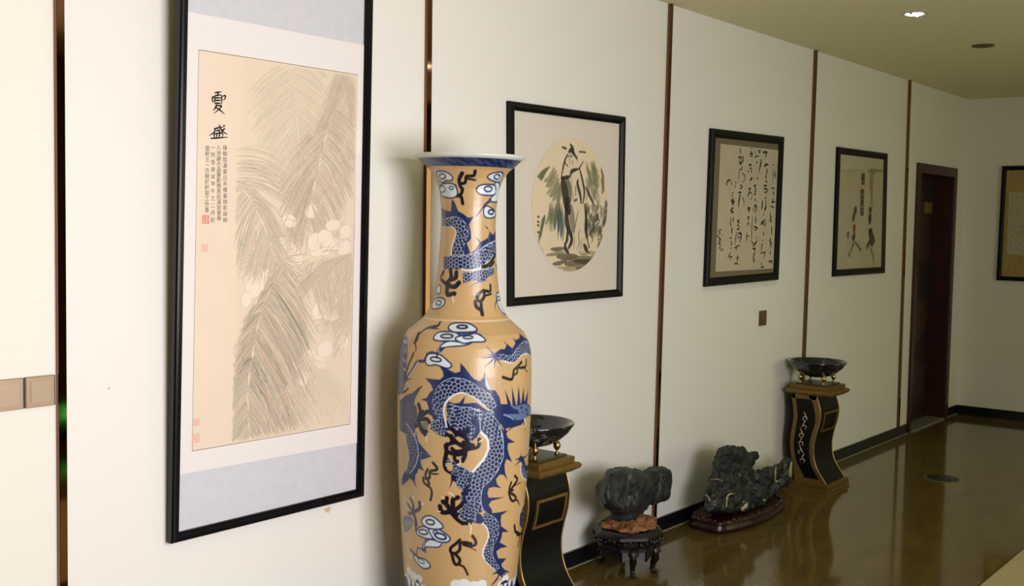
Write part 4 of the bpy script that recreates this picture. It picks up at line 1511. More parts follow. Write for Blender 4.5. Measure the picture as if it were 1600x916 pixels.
TH, ZZ = np.meshgrid(th, zs)
lum = C.mean(axis=2)
RR = vrad(ZZ) - 0.0012 * np.exp(-((ZZ - zg) / 0.003) ** 2)
relief = np.where(lum < 0.25, 0.0004, 0.0)
RR = RR + relief
co = np.stack([RR * np.cos(TH + th_cam), RR * np.sin(TH + th_cam), ZZ], -1).reshape(-1, 3)
nt_ = NTH_F + NTH_B
idx = np.arange(NZV * nt_).reshape(NZV, nt_)
idn = np.roll(idx, -1, axis=1)
f = np.stack([idx[:-1], idn[:-1], idn[1:], idx[1:]], -1).reshape(-1, 4)
vase = empty('dragon_vase', (VX, VY, 0), 'tall ochre porcelain floor vase painted with blue dragons and clouds', 'vase')
vase.rotation_euler = (0, 0, 0)
body = fast_mesh('body', co, f, C.reshape(-1, 3), 'porcelain', vase, True)
body['local'] = 1
bm = bmesh.new()
rt = float(vr[0])
lathe(bm, [(rt - 0.001, z_rim - 0.002), (rt - 0.002, z_rim + 0.0005), (rt - 0.012, z_rim + 0.001), (rt - 0.03, z_rim - 0.004), (rt - 0.07, z_rim - 0.03), (0.105, z_rim - 0.09), (0.09, z_rim - 0.2), (0.095, z_rim - 0.5), (0.17, z_rim - 0.68), (0.0, z_rim - 0.70)], n=96)
m_ = mat('white_porcelain_lip', srgb(214, 220, 212), 0.2, coat=0.6)
MT['lip'] = m_
lip = from_bm('rim', bm, 'lip', vase, True)
lip['local'] = 1
vase.rotation_euler = Matrix.Rotation(LEANV, 3, Vector(AW)).to_euler()

# ------------------------------------------------------------------ picture 2: figure among banana leaves, round painting
P2 = Plane((0.0, 0, 0), (0, 1, 0), (0, 0, 1))
root2, c2 = picture('framed_painting', 'framed round ink painting of a robed figure among green leaves', P2,
                    [(798, 479.5), (973.5, 463.5), (978.5, 182.5), (797.5, 157.5)], 0.036, 0.026, 'frame_matt')
quad_part('mount_board', P2, inset(c2, 0.02), 'mount_cream', root2, 0.008)
cu = P2.loc((893, 320), 0.009)
rr_ = 0.292
lo2 = np.array([cu[0] - 0.30, cu[1] - 0.31])
X2 = np.arange(cu[0] - rr_, cu[0] + rr_ + 0.001, 0.0022)
Y2 = np.arange(cu[1] - 0.315, cu[1] + 0.315, 0.0022)
DISC = np.array(srgb(230, 212, 176))
r2 = Raster(X2, Y2, DISC)
L2_ = lambda pts: [P2.loc(p, 0.009) for p in pts]
rng = np.random.RandomState(11)
ca = lambda *p: tile(830, 200, 7.046, p)
cb = lambda *p: tile(830, 320, 7.046, p)
MP = 0.0042


def pst(pts, w_, col, a=0.85, soft=1.2, smooth=True, taper=True):
    P = catmull(pts, 4) if smooth and len(pts) > 2 else pts
    n = len(P)
    r_ = [w_ * MP / 2 * ((0.4 + 0.6 * math.sin(math.pi * (i + .5) / n)) if taper else 1) for i in range(n)]
    r2.stroke(L2_(P), r_, col, soft=soft * MP * 0.3, alpha=min(0.95, a * 1.35))


GR = [srgb(112, 118, 76), srgb(98, 108, 68), srgb(132, 132, 92), srgb(78, 92, 62)]
BL = [srgb(70, 98, 102), srgb(90, 120, 118), srgb(52, 74, 76)]
# left leaves
for i in range(6):
    pst(ca((200 - 10 * i, 430 + 12 * i), (130, 480 + 10 * i), (70 + 8 * i, 535 + 8 * i)), 4, GR[i % 4], 0.55)
vg = [((250, 450), (200, 560), (150, 580)), ((270, 480), (220, 600), (170, 640)), ((290, 520), (240, 650), (180, 720)), ((300, 570), (260, 700), (210, 750)), ((310, 620), (280, 740), (240, 790)), ((320, 640), (300, 780), (280, 870)), ((330, 600), (320, 700), (300, 830))]
for i, q in enumerate(vg):
    pst(ca(*q), 6.5, GR[i % 4], 0.5)
for i in range(30):
    x = rng.uniform(200, 350)
    pst(cb((x, rng.uniform(-40, 60)), (x - 10, 120), (x - 30 + rng.uniform(-20, 20), rng.uniform(180, 300))), rng.uniform(2, 5), (GR + BL)[rng.randint(7)], 0.35)
for i in range(10):
    x = rng.uniform(280, 350)
    pst(cb((x, 40 + 10 * i), (x + 15, 150 + 10 * i), (x + 10, 260 + rng.uniform(0, 150))), rng.uniform(2, 4), BL[rng.randint(3)], 0.5)
for i in range(14):
    pst(cb((150 - 4 * i, 120 + 18 * i), (140 - 4 * i, 150 + 18 * i), (120 - 3 * i, 170 + 18 * i)), 4.5 if i < 12 else 2.5, GR[(i + 1) % 4], 0.6)
for y in (130, 185, 225, 300, 420, 455):
    pst(cb((72, y), (84, y + 6)), 3, GR[3], 0.7, smooth=False)
# right leaves
for i in range(46):
    x = rng.uniform(600, 720)
    y = rng.uniform(340, 700) if x < 690 else rng.uniform(430, 700)
    pst(ca((x, y), (x + 15, y + 60), (x + rng.uniform(-10, 50), y + rng.uniform(80, 150))), rng.uniform(3, 6.5), GR[rng.randint(3)], 0.30)
for i in range(10):
    pst(ca((780 + rng.uniform(-12, 14), 350 + 34 * i), (790, 380 + 34 * i), (785 + rng.uniform(-14, 18), 410 + 34 * i)), 5.5, srgb(118, 112, 56), 0.5)
for i in range(90):
    x, y = rng.uniform(600, 840), rng.uniform(-60, 330)
    if (y > 200 and x > 780) or y > 420 - (x - 600) * 0.3:
        continue
    pst(cb((x, y), (x + rng.uniform(-10, 14), y + 30), (x + rng.uniform(-22, 20), y + 70)), rng.uniform(3, 6), [srgb(74, 84, 62), srgb(58, 76, 70), srgb(96, 96, 64), srgb(50, 60, 52)][rng.randint(4)], 0.42)
for i in range(22):
    x, y = rng.uniform(690, 850), rng.uniform(250, 400)
    pst(cb((x, y), (x + rng.uniform(-30, 30), y + 50), (x + rng.uniform(-50, 10), y + 90)), 1.4, srgb(96, 86, 50), 0.5)
# ground
for q, w_, c_ in (((220, 490, 360, 480), 5, 3), ((170, 555, 360, 520), 4, 0), ((290, 570, 500, 570), 8, 3), ((400, 590, 740, 590), 7, 1), ((240, 655, 380, 620), 5, 3), ((380, 650, 720, 640), 9, 3), ((480, 620, 700, 620), 6, 3),
                  ((640, 520, 760, 560), 6, 2), ((280, 690, 440, 690), 3, 2), ((360, 720, 660, 700), 9, 2), ((500, 700, 690, 700), 6, 1), ((270, 780, 520, 770), 8, 2), ((160, 650, 260, 700), 5, 2), ((520, 520, 640, 530), 5, 1)):
    pst(cb((q[0], q[1]), ((q[0] + q[2]) / 2, (q[1] + q[3]) / 2 + 6), (q[2], q[3])), w_, [srgb(126, 118, 82), srgb(104, 98, 66), srgb(168, 152, 110), srgb(72, 66, 52)][c_], 0.6)
# the figure: pale robe, dark left side, face and cap
r2.poly(L2_(ca((390, 270), (500, 300), (530, 450), (580, 640), (590, 900)) + cb((600, 300), (620, 540), (400, 520), (370, 300), (360, 0)) + ca((330, 560), (350, 420))), srgb(222, 206, 172), soft=0.003, alpha=0.75)
DK = srgb(40, 36, 36)
for pts, w_, a in ((ca((345, 560), (370, 700), (390, 916)), 13, 0.8), (ca((390, 550), (415, 650), (430, 800)), 9, 0.55), (ca((330, 555), (390, 545), (430, 535)), 5, 0.7), (ca((400, 800), (410, 916)), 12, 0.7),
                   (cb((385, 0), (395, 200), (440, 350)), 9, 0.8), (cb((440, 20), (450, 150), (460, 280)), 11, 0.45), (cb((440, 300), (445, 400), (410, 480)), 6, 0.75), (cb((400, 250), (395, 380), (375, 430)), 5, 0.8),
                   (cb((370, 430), (380, 490), (410, 530)), 6, 0.9), (cb((590, 0), (605, 160), (600, 280), (620, 380)), 6, 0.7), (cb((580, 440), (600, 480), (620, 515)), 7, 0.95), (cb((620, 400), (640, 470)), 3, 0.7),
                   (ca((515, 570), (510, 620), (540, 740), (550, 830)), 5, 0.7), (ca((530, 440), (560, 560), (585, 700), (570, 830)), 4, 0.75), (ca((575, 365), (530, 440), (515, 460)), 2.2, 0.95), (ca((510, 455), (450, 475), (430, 520)), 5, 0.8),
                   (ca((345, 212), (385, 228)), 3.2, 0.9), (ca((430, 180), (455, 220), (470, 270)), 4.5, 0.9), (ca((415, 265), (440, 245), (480, 300)), 6, 0.85), (ca((530, 262), (598, 268)), 2.6, 0.85),
                   (ca((400, 290), (370, 360), (350, 440), (330, 550)), 3.2, 0.7), (ca((395, 310), (450, 310)), 4, 0.4), (ca((480, 300), (500, 330)), 5, 0.6), (ca((500, 320), (510, 370)), 2, 0.5), (ca((370, 380), (400, 420)), 2.4, 0.6),
                   (ca((420, 340), (430, 390)), 1.5, 0.5), (ca((455, 350), (460, 400)), 1.5, 0.5), (ca((440, 560), (450, 700), (470, 830)), 1.6, 0.5), (ca((490, 640), (490, 740)), 2, 0.6), (ca((480, 800), (500, 790)), 4, 0.6),
                   (cb((520, 60), (480, 250), (470, 330)), 2, 0.6), (cb((540, 270), (520, 330), (530, 420), (500, 500)), 1.8, 0.55), (cb((480, 350), (470, 480)), 1.4, 0.5), (cb((560, 380), (540, 500)), 1.6, 0.5), (ca((600, 650), (640, 740), (690, 850)), 4, 0.75)):
    pst(pts, w_ * 0.9, DK, a, soft=1.0)
pst(cb((100, 480), (125, 510)), 4, srgb(206, 150, 120), 0.6, smooth=False)
# the circle: painted disc cut out of the raster
nzr, nxr = r2.C.shape[:2]
XX, YY = np.meshgrid(X2, Y2)
e2 = np.hypot((XX - cu[0]) / rr_, (YY - cu[1]) / 0.305)
MC = np.array(srgb(224, 216, 198))
al = np.clip((e2 - 0.985) / 0.012, 0, 1)[..., None]
Cc = r2.C * (1 - al) + MC * al
grid_mesh('round_painting', P2, XX, YY, 0.0092, Cc, 'painted', root2, e2 < 1.004)

# ------------------------------------------------------------------ picture 3: cursive calligraphy
root3, c3 = picture('framed_calligraphy', 'framed cursive calligraphy sheet on an olive mount, above the bronze socket', P2,
                    [(1104, 448.5), (1217, 437.5), (1226, 214), (1114, 200.5)], 0.046, 0.026, 'frame_matt')
quad_part('olive_mount', P2, inset(c3, 0.02), 'mount_olive', root3, 0.008)
ps = [P2.loc(p, 0.009) for p in tile(1090, 190, 3.393, ((94, 797), (400, 779), (428, 152), (122, 118)))]
quad_part('calligraphy_paper', P2, ps, 'paper_grey', root3, 0.0095)
rb = Ribbons(P2, 0.0100)
U2 = lambda p: P2.loc(p, 0.010)
k5 = lambda *p: tile(1110, 215, 7.965, p)
k6 = lambda *p: tile(1110, 320, 7.63, p)
random.seed(5)
K5 = [((375, 130), (372, 180), (382, 205)), ((345, 240), (380, 250), (415, 235)), ((410, 230), (405, 290), (370, 320), (360, 290), (390, 270)), ((380, 300), (370, 330), (380, 345)), ((395, 355), (385, 395), (350, 400)),
      ((360, 400), (355, 480), (345, 560)), ((395, 440), (430, 480), (420, 540), (385, 560)), ((370, 590), (395, 610), (375, 640), (365, 600)), ((345, 690), (370, 680), (395, 690)), ((372, 690), (355, 800), (345, 900)), ((395, 740), (420, 800), (410, 890)),
      ((515, 130), (510, 145)), ((500, 175), (520, 185)), ((490, 210), (520, 200), (515, 235), (490, 235)), ((590, 165), (640, 165)), ((560, 160), (555, 220)), ((615, 180), (600, 200)), ((548, 250), (580, 230), (622, 230)), ((570, 300), (582, 315), (570, 320)), ((635, 270), (620, 360), (595, 450)),
      ((650, 185), (700, 182), (715, 190)), ((705, 190), (690, 230), (680, 270)), ((668, 360), (700, 335), (732, 345)), ((710, 385), (700, 440), (680, 520)), ((690, 470), (700, 520)), ((680, 540), (705, 550), (690, 575)), ((665, 600), (710, 600)), ((665, 640), (700, 640), (705, 670), (680, 685), (665, 660)),
      ((680, 745), (690, 760)), ((650, 780), (642, 910)), ((688, 770), (692, 880), (670, 910)), ((775, 345), (790, 335)), ((830, 345), (838, 352)), ((785, 400), (780, 500), (785, 580)), ((800, 400), (815, 480), (805, 520)), ((800, 450), (805, 500)),
      ((765, 630), (800, 630)), ((790, 640), (785, 700), (770, 740)), ((775, 690), (800, 700)), ((790, 760), (765, 800), (810, 800), (755, 820)), ((755, 860), (805, 868)),
      ((478, 350), (500, 338), (520, 345)), ((490, 385), (520, 380)), ((475, 400), (470, 450)), ((515, 400), (510, 450)), ((490, 540), (520, 500), (510, 540)), ((545, 500), (548, 530)), ((590, 495), (580, 525)), ((495, 570), (500, 575)), ((540, 605), (575, 590)), ((560, 610), (558, 680), (545, 720)), ((540, 700), (575, 720)),
      ((555, 760), (560, 800)), ((470, 640), (510, 630)), ((500, 640), (470, 720), (465, 745)), ((480, 680), (515, 700), (510, 760), (480, 770)), ((545, 840), (575, 850), (575, 910)), ((560, 840), (535, 890)), ((460, 880), (500, 880)), ((465, 905), (500, 900)),
      ((195, 570), (230, 530), (270, 545)), ((200, 575), (215, 600)), ((262, 560), (265, 600)), ((305, 545), (320, 570), (300, 590)), ((310, 600), (300, 625)), ((270, 690), (290, 680)), ((280, 700), (255, 750)), ((290, 760), (260, 790), (300, 800), (265, 830), (300, 830)), ((260, 885), (285, 880), (270, 910))]
K6 = [((345, 180), (325, 205), (355, 220)), ((335, 230), (325, 250), (355, 260)), ((350, 270), (320, 295), (355, 300)), ((310, 325), (300, 420), (292, 500)), ((330, 340), (365, 350), (360, 420), (340, 460)), ((325, 360), (335, 430)), ((340, 380), (355, 400)), ((285, 520), (330, 490), (365, 480)), ((305, 520), (315, 535)), ((350, 510), (345, 525)),
      ((322, 605), (318, 690)), ((320, 635), (342, 632)), ((285, 710), (315, 700), (345, 728)), ((445, 40), (480, 35)), ((465, 50), (460, 100)), ((440, 150), (470, 145)), ((455, 150), (450, 200)), ((435, 260), (450, 220), (465, 240), (470, 275)), ((435, 335), (432, 400), (425, 460)), ((445, 375), (462, 370)),
      ((515, 40), (510, 80)), ((530, 0), (545, 40), (535, 90), (520, 70)), ((500, 140), (495, 260), (490, 400), (485, 470)), ((535, 145), (540, 200), (530, 240)), ((515, 260), (560, 280), (525, 310)), ((525, 290), (535, 318)), ((545, 380), (550, 420)), ((555, 430), (530, 470), (495, 500)), ((495, 440), (515, 470), (540, 510)), ((500, 520), (535, 530), (520, 560)), ((530, 560), (515, 620), (510, 690)), ((520, 640), (520, 700)), ((515, 735), (522, 755)),
      ((615, 0), (612, 60)), ((655, 20), (645, 90)), ((630, 115), (640, 130)), ((600, 220), (640, 190), (658, 180)), ((605, 240), (630, 220), (640, 260)), ((655, 200), (650, 280)), ((630, 330), (635, 370)), ((620, 425), (630, 430)), ((610, 480), (625, 470)), ((612, 480), (605, 570)), ((595, 580), (650, 570), (640, 620), (620, 645)), ((605, 700), (615, 710)), ((600, 750), (630, 740), (640, 750)),
      ((720, 20), (768, 32)), ((722, 90), (712, 130), (725, 160), (705, 190), (735, 200), (710, 225)), ((732, 250), (730, 320), (728, 370)), ((715, 395), (705, 440), (735, 460), (710, 490), (735, 500), (705, 520)), ((715, 550), (712, 600)), ((690, 680), (720, 670), (740, 690), (705, 695)), ((715, 400), (720, 510)),
      ((260, 40), (245, 70), (275, 90), (250, 110)), ((245, 140), (240, 245), (265, 240)), ((275, 150), (265, 220)), ((255, 270), (256, 370)), ((230, 395), (260, 400)), ((245, 430), (255, 470), (235, 490)), ((240, 515), (255, 525)), ((240, 570), (215, 620), (205, 650)), ((225, 620), (255, 620), (230, 650), (245, 675))]
for q in K5:
    dark = sum(p[0] for p in q) / len(q) > 420 or random.random() < 0.4
    brush(k5(*q), random.uniform(1.2, 2.6), 0.7, srgb(40, 36, 34) if dark else srgb(92, 84, 66), rb, U2, 0.0070, 4)
for q in K6:
    brush(k6(*q), random.uniform(1.2, 2.4), 0.7, srgb(36, 32, 32) if random.random() < 0.75 else srgb(100, 90, 70), rb, U2, 0.0070, 4)
for i in range(26):                         # small signature column, left
    x, y = random.uniform(90, 142), 285 + i * 10.4
    brush(k6((x, y), (x + random.uniform(-16, 16), y + random.uniform(4, 12)), (x + random.uniform(-12, 12), y + 16)), 1.1, 0.5, srgb(70, 64, 58), rb, U2, 0.0070, 3)
rb.build('brush_writing', root3, 'stuff')

# ------------------------------------------------------------------ picture 4: two running figures
root4, c4 = picture('framed_painting', 'narrow framed painting of two small running figures under vertical writing', P2,
                    [(1304, 432.5), (1383, 427), (1387.5, 240), (1311, 229.5)], 0.045, 0.024, 'frame_matt')
quad_part('painting_paper', P2, inset(c4, 0.03), 'paper_grey', root4, 0.008)
rb = Ribbons(P2, 0.0088)
U4 = lambda p: P2.loc(p, 0.0088)
k4 = lambda *p: tile(1290, 220, 4.164, p)
W4 = 0.0085


def b4(pts, w_, c_):
    brush(k4(*pts), w_ * 1.3, 0.5, c_, rb, U4, W4, 4)


G4, D4, R4, B4 = srgb(120, 108, 82), srgb(48, 44, 44), srgb(140, 66, 48), srgb(62, 84, 84)
b4(((275, 200), (330, 195), (385, 205)), 2.0, srgb(158, 142, 102)); b4(((300, 205), (298, 300), (302, 430)), 6.5, srgb(156, 140, 104)); b4(((290, 200), (330, 205)), 5, srgb(160, 146, 108))
b4(((290, 690), (310, 760), (315, 830)), 3.0, srgb(150, 136, 98))
rb.build('pale_wash', root4, 'stuff')
rb = Ribbons(P2, 0.0089)
b4(((190, 430), (195, 460), (180, 490)), 5.5, srgb(112, 92, 82)); b4(((185, 480), (178, 530)), 5, srgb(84, 76, 68)); b4(((188, 545), (185, 605)), 5.5, R4); b4(((180, 610), (186, 650)), 7.5, B4)
b4(((148, 590), (145, 640)), 4, srgb(110, 110, 80)); b4(((185, 655), (170, 700), (152, 740)), 2.4, G4); b4(((190, 660), (215, 690), (225, 720)), 2.4, G4); b4(((152, 740), (156, 755)), 2.2, D4); b4(((222, 700), (230, 715)), 2.2, D4)
rb.build('running_figure', root4)
rb = Ribbons(P2, 0.0088)
b4(((292, 430), (290, 480)), 7.0, srgb(104, 78, 72)); b4(((288, 480), (288, 545)), 6.0, D4); b4(((292, 570), (292, 640)), 7.5, D4); b4(((295, 610), (320, 660)), 6, srgb(70, 66, 60)); b4(((290, 650), (270, 690), (270, 710)), 3.4, srgb(90, 84, 72)); b4(((285, 640), (310, 680)), 6, srgb(60, 58, 52))
rb.build('running_figure', root4)
rb = Ribbons(P2, 0.0088)
for (x, y0_, y1_) in ((245, 215, 285), (240, 315, 400), (238, 405, 488)):
    for i in range(9):
        yy = y0_ + (y1_ - y0_) * i / 8
        b4(((x - 11 + random.uniform(-3, 3), yy), (x, yy + random.uniform(-5, 5)), (x + 11, yy + random.uniform(-4, 4))), 1.1, srgb(74, 70, 56))
    b4(((x - 10, y0_), (x - 10, y1_)), 0.9, srgb(80, 76, 60)); b4(((x + 9, y0_), (x + 8, y1_)), 0.9, srgb(80, 76, 60))
rb.build('vertical_writing', root4, 'stuff')

# ------------------------------------------------------------------ picture 5: gold paper with rows of writing, back wall
P5 = Plane((0, BACK_Y, 0), (1, 0, 0), (0, 0, 1))
a5, b5 = P5.loc((1557, 438), 0.02), P5.loc((1566, 259), 0.02)
z0_, z1_ = a5[1], b5[1] - 0.004
x0_ = a5[0] - 0.002
root5 = empty('framed_calligraphy', (x0_, BACK_Y, z0_), 'framed gold paper with faint rows of writing on the far wall', 'picture')
cs5 = [(x0_, z0_), (x0_ + 0.95, z0_), (x0_ + 0.957, z1_), (x0_ + 0.007, z1_)]
frame_part('frame', P5, cs5, 0.035, 'frame_matt', root5, 0.024)
quad_part('backing_board', P5, inset(cs5, 0.006), 'frame_matt', root5, 0.006, 0.005)
quad_part('gold_paper', P5, inset(cs5, 0.03), 'paper_gold', root5, 0.008)
quad_part('writing_paper', P5, [(x0_ + 0.07, z0_ + 0.22), (x0_ + 0.88, z0_ + 0.22), (x0_ + 0.88, z1_ - 0.22), (x0_ + 0.07, z1_ - 0.22)], 'paper_grey', root5, 0.0088)
rb = Ribbons(P5, 0.0094)
random.seed(9)
for cxx in np.arange(x0_ + 0.10, x0_ + 0.87, 0.034):
    z = z1_ - 0.25
    while z > z0_ + 0.25:
        for s_ in range(3):
            a_ = (cxx + random.uniform(-.010, .010), z + random.uniform(-.010, .010))
            rb.line([a_, (a_[0] + random.uniform(-.012, .012), a_[1] + random.uniform(-.012, .012))], 0.0024, srgb(92, 84, 62))
        z -= 0.030
rb.build('brush_writing', root5, 'stuff')
quad_part('glass_pane', P5, inset(cs5, 0.028), 'glass', root5, 0.012, 0.0015)


# ------------------------------------------------------------------ pedestals
FZ = [(0.045, 0.318), (0.07, 0.300), (0.11, 0.268), (0.16, 0.240), (0.22, 0.226), (0.28, 0.226), (0.34, 0.238), (0.40, 0.256), (0.45, 0.264), (0.50, 0.262), (0.54, 0.248), (0.58, 0.236)]
BZ = [(0.045, 0.085), (0.09, 0.082), (0.14, 0.074), (0.20, 0.060), (0.26, 0.050), (0.32, 0.052), (0.38, 0.062), (0.44, 0.070), (0.50, 0.064), (0.58, 0.048)]
fz = lambda z: float(np.interp(z, *zip(*FZ)))
bz = lambda z: float(np.interp(z, *zip(*BZ)))
_zs = list(np.linspace(0.045, 0.58, 40))


def smooth_f(fn, z):
    return (fn(z - 0.015) + fn(z) + fn(z + 0.015)) / 3


def pedestal(y0, label, group):
    p = empty('pedestal', (0.19, y0 + 0.17, 0), label, 'pedestal', group)
    X0, X1, Y0, Y1 = 0.045, 0.338, y0, y0 + 0.335
    bm = bmesh.new()
    bx(bm, (X0, Y0, 0.0), (X1, Y1, 0.022))
    bx(bm, (X0 + 0.008, Y0 + 0.008, 0.022), (X1 - 0.008, Y1 - 0.008, 0.034))
    bx(bm, (X0 + 0.004, Y0 + 0.004, 0.034), (X1 - 0.004, Y1 - 0.004, 0.048))
    from_bm('base', bm, 'gold', p, bevel=0.002)
    ya, yb = Y0 + 0.028, Y1 - 0.028
    bm = bmesh.new()
    prism(bm, [(smooth_f(bz, z), z) for z in _zs] + [(smooth_f(fz, z), z) for z in _zs[::-1]], 'y', ya, yb)
    from_bm('body', bm, 'black_lacquer', p)
    # gold S bands on both decorated faces
    for yy, sg in ((ya, -1), (yb, 1)):
        for kind in (0, 1):
            def edges(z):
                if kind == 0:
                    o_ = smooth_f(fz, z) + 0.001
                    i_ = o_ - (0.036 if z > 0.5 else 0.026 + max(0, (z - 0.42)) * 0.12) - (0.02 if z > 0.54 else 0) * (z - 0.54) / 0.04
                else:
                    i_ = smooth_f(bz, z) + 0.026
                    o_ = i_ + 0.024 + max(0, 0.16 - z) * 0.45
                return i_, o_
            bm = bmesh.new()
            A = [edges(z) for z in _zs]
            prism(bm, [(a[0], z) for a, z in zip(A, _zs)] + [(a[1], z) for a, z in zip(A[::-1], _zs[::-1])], 'y', yy, yy + sg * 0.006)
            from_bm('gold_band', bm, 'gold', p)
        bm = bmesh.new()
        prism(bm, [(smooth_f(bz, 0.06) + 0.03, 0.048), (smooth_f(fz, 0.05) - 0.002, 0.048), (smooth_f(fz, 0.075) - 0.004, 0.072), (smooth_f(bz, 0.08) + 0.03, 0.072)], 'y', yy, yy + sg * 0.007)
        from_bm('gold_rail', bm, 'gold', p)
        bm = bmesh.new()
        bx(bm, (0.08, min(yy, yy + sg * 0.006), 0.555), (0.235, max(yy, yy + sg * 0.006), 0.58))
        from_bm('gold_rail', bm, 'gold', p)
        # scroll ornament
        bm = bmesh.new()
        for k in range(6):
            zc = 0.17 + k * 0.052
            xc = (smooth_f(bz, zc) + smooth_f(fz, zc)) / 2 + 0.006
            s2 = 1 if k % 2 else -1
            pts = []
            for t in np.linspace(0, 1, 12):
                a = t * 4.6
                rr = 0.019 * (1 - 0.75 * t)
                pts.append((xc + s2 * (rr * math.cos(a) - 0.006), yy + sg * 0.005, zc + rr * math.sin(a) * 1.1))
            tube(bm, pts, [0.0042 * (1 - 0.4 * t) for t in np.linspace(0, 1, 12)], 6)
            tube(bm, [(xc + s2 * 0.012, yy + sg * 0.005, zc), (xc, yy + sg * 0.005, zc + 0.026), (xc - s2 * 0.012, yy + sg * 0.005, zc + 0.05)], [0.002, 0.0038, 0.002], 6)
        from_bm('scroll_ornament', bm, 'silver', p, True)
    # bright edge line down the front corners
    for yy in (ya - 0.001, yb + 0.001):
        bm = bmesh.new()
        tube(bm, [(smooth_f(fz, z) + 0.001, yy, z) for z in _zs], 0.0035, 6)
        from_bm('edge_bead', bm, 'gold_light', p, True)
    # framed rectangle on the front
    zf = list(np.linspace(0.352, 0.475, 10))
    fa, fb, t_ = ya + 0.05, yb - 0.02, 0.012
    bm = bmesh.new()

    def curved(z_list, a, b, h):
        rows_ = []
        for z in z_list:
            x = smooth_f(fz, z)
            rows_.append([bm.verts.new(q) for q in ((x - 0.002, a, z), (x + h, a, z), (x + h, b, z), (x - 0.002, b, z))])
        for r_, s_ in zip(rows_, rows_[1:]):
            for k in range(4):
                bm.faces.new((r_[k], r_[(k + 1) % 4], s_[(k + 1) % 4], s_[k]))
        bm.faces.new(rows_[0])
        bm.faces.new(rows_[-1][::-1])
    curved(zf, fa, fa + t_, 0.007)
    curved(zf, fb - t_, fb, 0.007)
    curved([0.352, 0.364], fa + t_, fb - t_, 0.007)
    curved([0.463, 0.475], fa + t_, fb - t_, 0.007)
    from_bm('panel_frame', bm, 'gold', p)
    # top slab with its rounded moulding
    bm = bmesh.new()
    lay = [(0.574, 0.030), (0.582, 0.018), (0.590, 0.004), (0.598, 0.0), (0.606, 0.0), (0.613, 0.006), (0.615, 0.016), (0.618, 0.022), (0.634, 0.020), (0.640, 0.026)]
    R_ = []
    for z, ins in lay:
        R_.append([bm.verts.new(q) for q in ((X0 + ins, Y0 + ins, z), (X1 - ins, Y0 + ins, z), (X1 - ins, Y1 - 0.048 - ins, z), (X0 + ins, Y1 - 0.048 - ins, z))])
    for r_, s_ in zip(R_, R_[1:]):
        for k in range(4):
            bm.faces.new((r_[k], r_[(k + 1) % 4], s_[(k + 1) % 4], s_[k]))
    bm.faces.new(R_[0][::-1])
    bm.faces.new(R_[-1])
    from_bm('top_slab', bm, 'gold', p)
    bm = bmesh.new()
    bx(bm, (X0 + 0.045, Y0 + 0.045, 0.640), (X1 - 0.045, Y1 - 0.09, 0.648))
    from_bm('top_plate', bm, 'olive_slab', p, bevel=0.002)
    return p


def bowl(cx, cy, label, group):
    p = empty('marble_bowl', (cx, cy, 0.648), label, 'bowl', group)
    zb = 0.648
    bm = bmesh.new()
    prof = [(0, zb + 0.036), (0.05, zb + 0.038), (0.09, zb + 0.050), (0.125, zb + 0.072), (0.155, zb + 0.100), (0.172, zb + 0.126), (0.176, zb + 0.134), (0.172, zb + 0.137), (0.163, zb + 0.134),
            (0.145, zb + 0.112), (0.115, zb + 0.086), (0.08, zb + 0.066), (0.04, zb + 0.056), (0, zb + 0.054)]
    lathe(bm, prof, cx, cy, 64)
    from_bm('bowl', bm, 'marble', p, True)
    for k in range(4):
        a = math.pi / 4 + k * math.pi / 2
        x, y = cx + 0.105 * math.cos(a), cy + 0.105 * math.sin(a)
        bm = bmesh.new()
        lathe(bm, [(0, zb), (0.011, zb), (0.010, zb + 0.006), (0.005, zb + 0.012), (0.005, zb + 0.018), (0.010, zb + 0.022), (0.0155, zb + 0.032), (0.016, zb + 0.040), (0.012, zb + 0.050), (0.006, zb + 0.056), (0.006, zb + 0.064), (0, zb + 0.066)], x, y, 20)
        from_bm('ball_foot', bm, 'brass', p, True)
    return p


pedestal(3.41, 'black and gold curved pedestal partly hidden behind the dragon vase', 'black and gold pedestals')
pedestal(6.275, 'black and gold curved pedestal standing between the jagged rock and the door', 'black and gold pedestals')
bowl(0.192, 3.545, 'shallow black marble bowl on brass balls, just right of the dragon vase', 'marble bowls')
bowl(0.192, 6.400, 'shallow black marble bowl on the far pedestal beyond the jagged rock', 'marble bowls')


# ------------------------------------------------------------------ display stones
def rock_mesh(name, parts, voxel, m, parent, disp=0.02, seed=0, fscale=9.0, floor_z=None):
    bm = bmesh.new()
    for fn in parts:
        fn(bm)
    me = bpy.data.meshes.new(name)
    bm.to_mesh(me)
    bm.free()
    o = bpy.data.objects.new(name, me)
    COL.objects.link(o)
    md = o.modifiers.new('r', 'REMESH')
    md.mode = 'VOXEL'
    md.voxel_size = voxel
    sm = o.modifiers.new('s', 'SMOOTH')
    sm.iterations = 6
    bpy.context.view_layer.update()
    me2 = bpy.data.meshes.new_from_object(o.evaluated_get(bpy.context.evaluated_depsgraph_get()))
    bpy.data.objects.remove(o)
    n = len(me2.vertices)
    co = np.empty(n * 3)
    me2.vertices.foreach_get('co', co)
    co = co.reshape(-1, 3)
    nr = np.empty(n * 3)
    me2.vertices.foreach_get('normal', nr)
    nr = nr.reshape(-1, 3)
    for i in range(n):
        p = Vector(co[i]) * fscale + Vector((seed, seed * 2, 0))
        d = noise.noise(p) * 0.9 + noise.noise(p * 2.3) * 0.5 + noise.noise(p * 5.1) * 0.25 - abs(noise.noise(p * 3.3)) * 0.5
        co[i] += nr[i] * d * disp
    if floor_z is not None:
        co[:, 2] = np.maximum(co[:, 2], floor_z)
    me2.vertices.foreach_set('co', co.ravel())
    me2.materials.clear()
    me2.name = name
    return put(name, me2, m, parent, True)


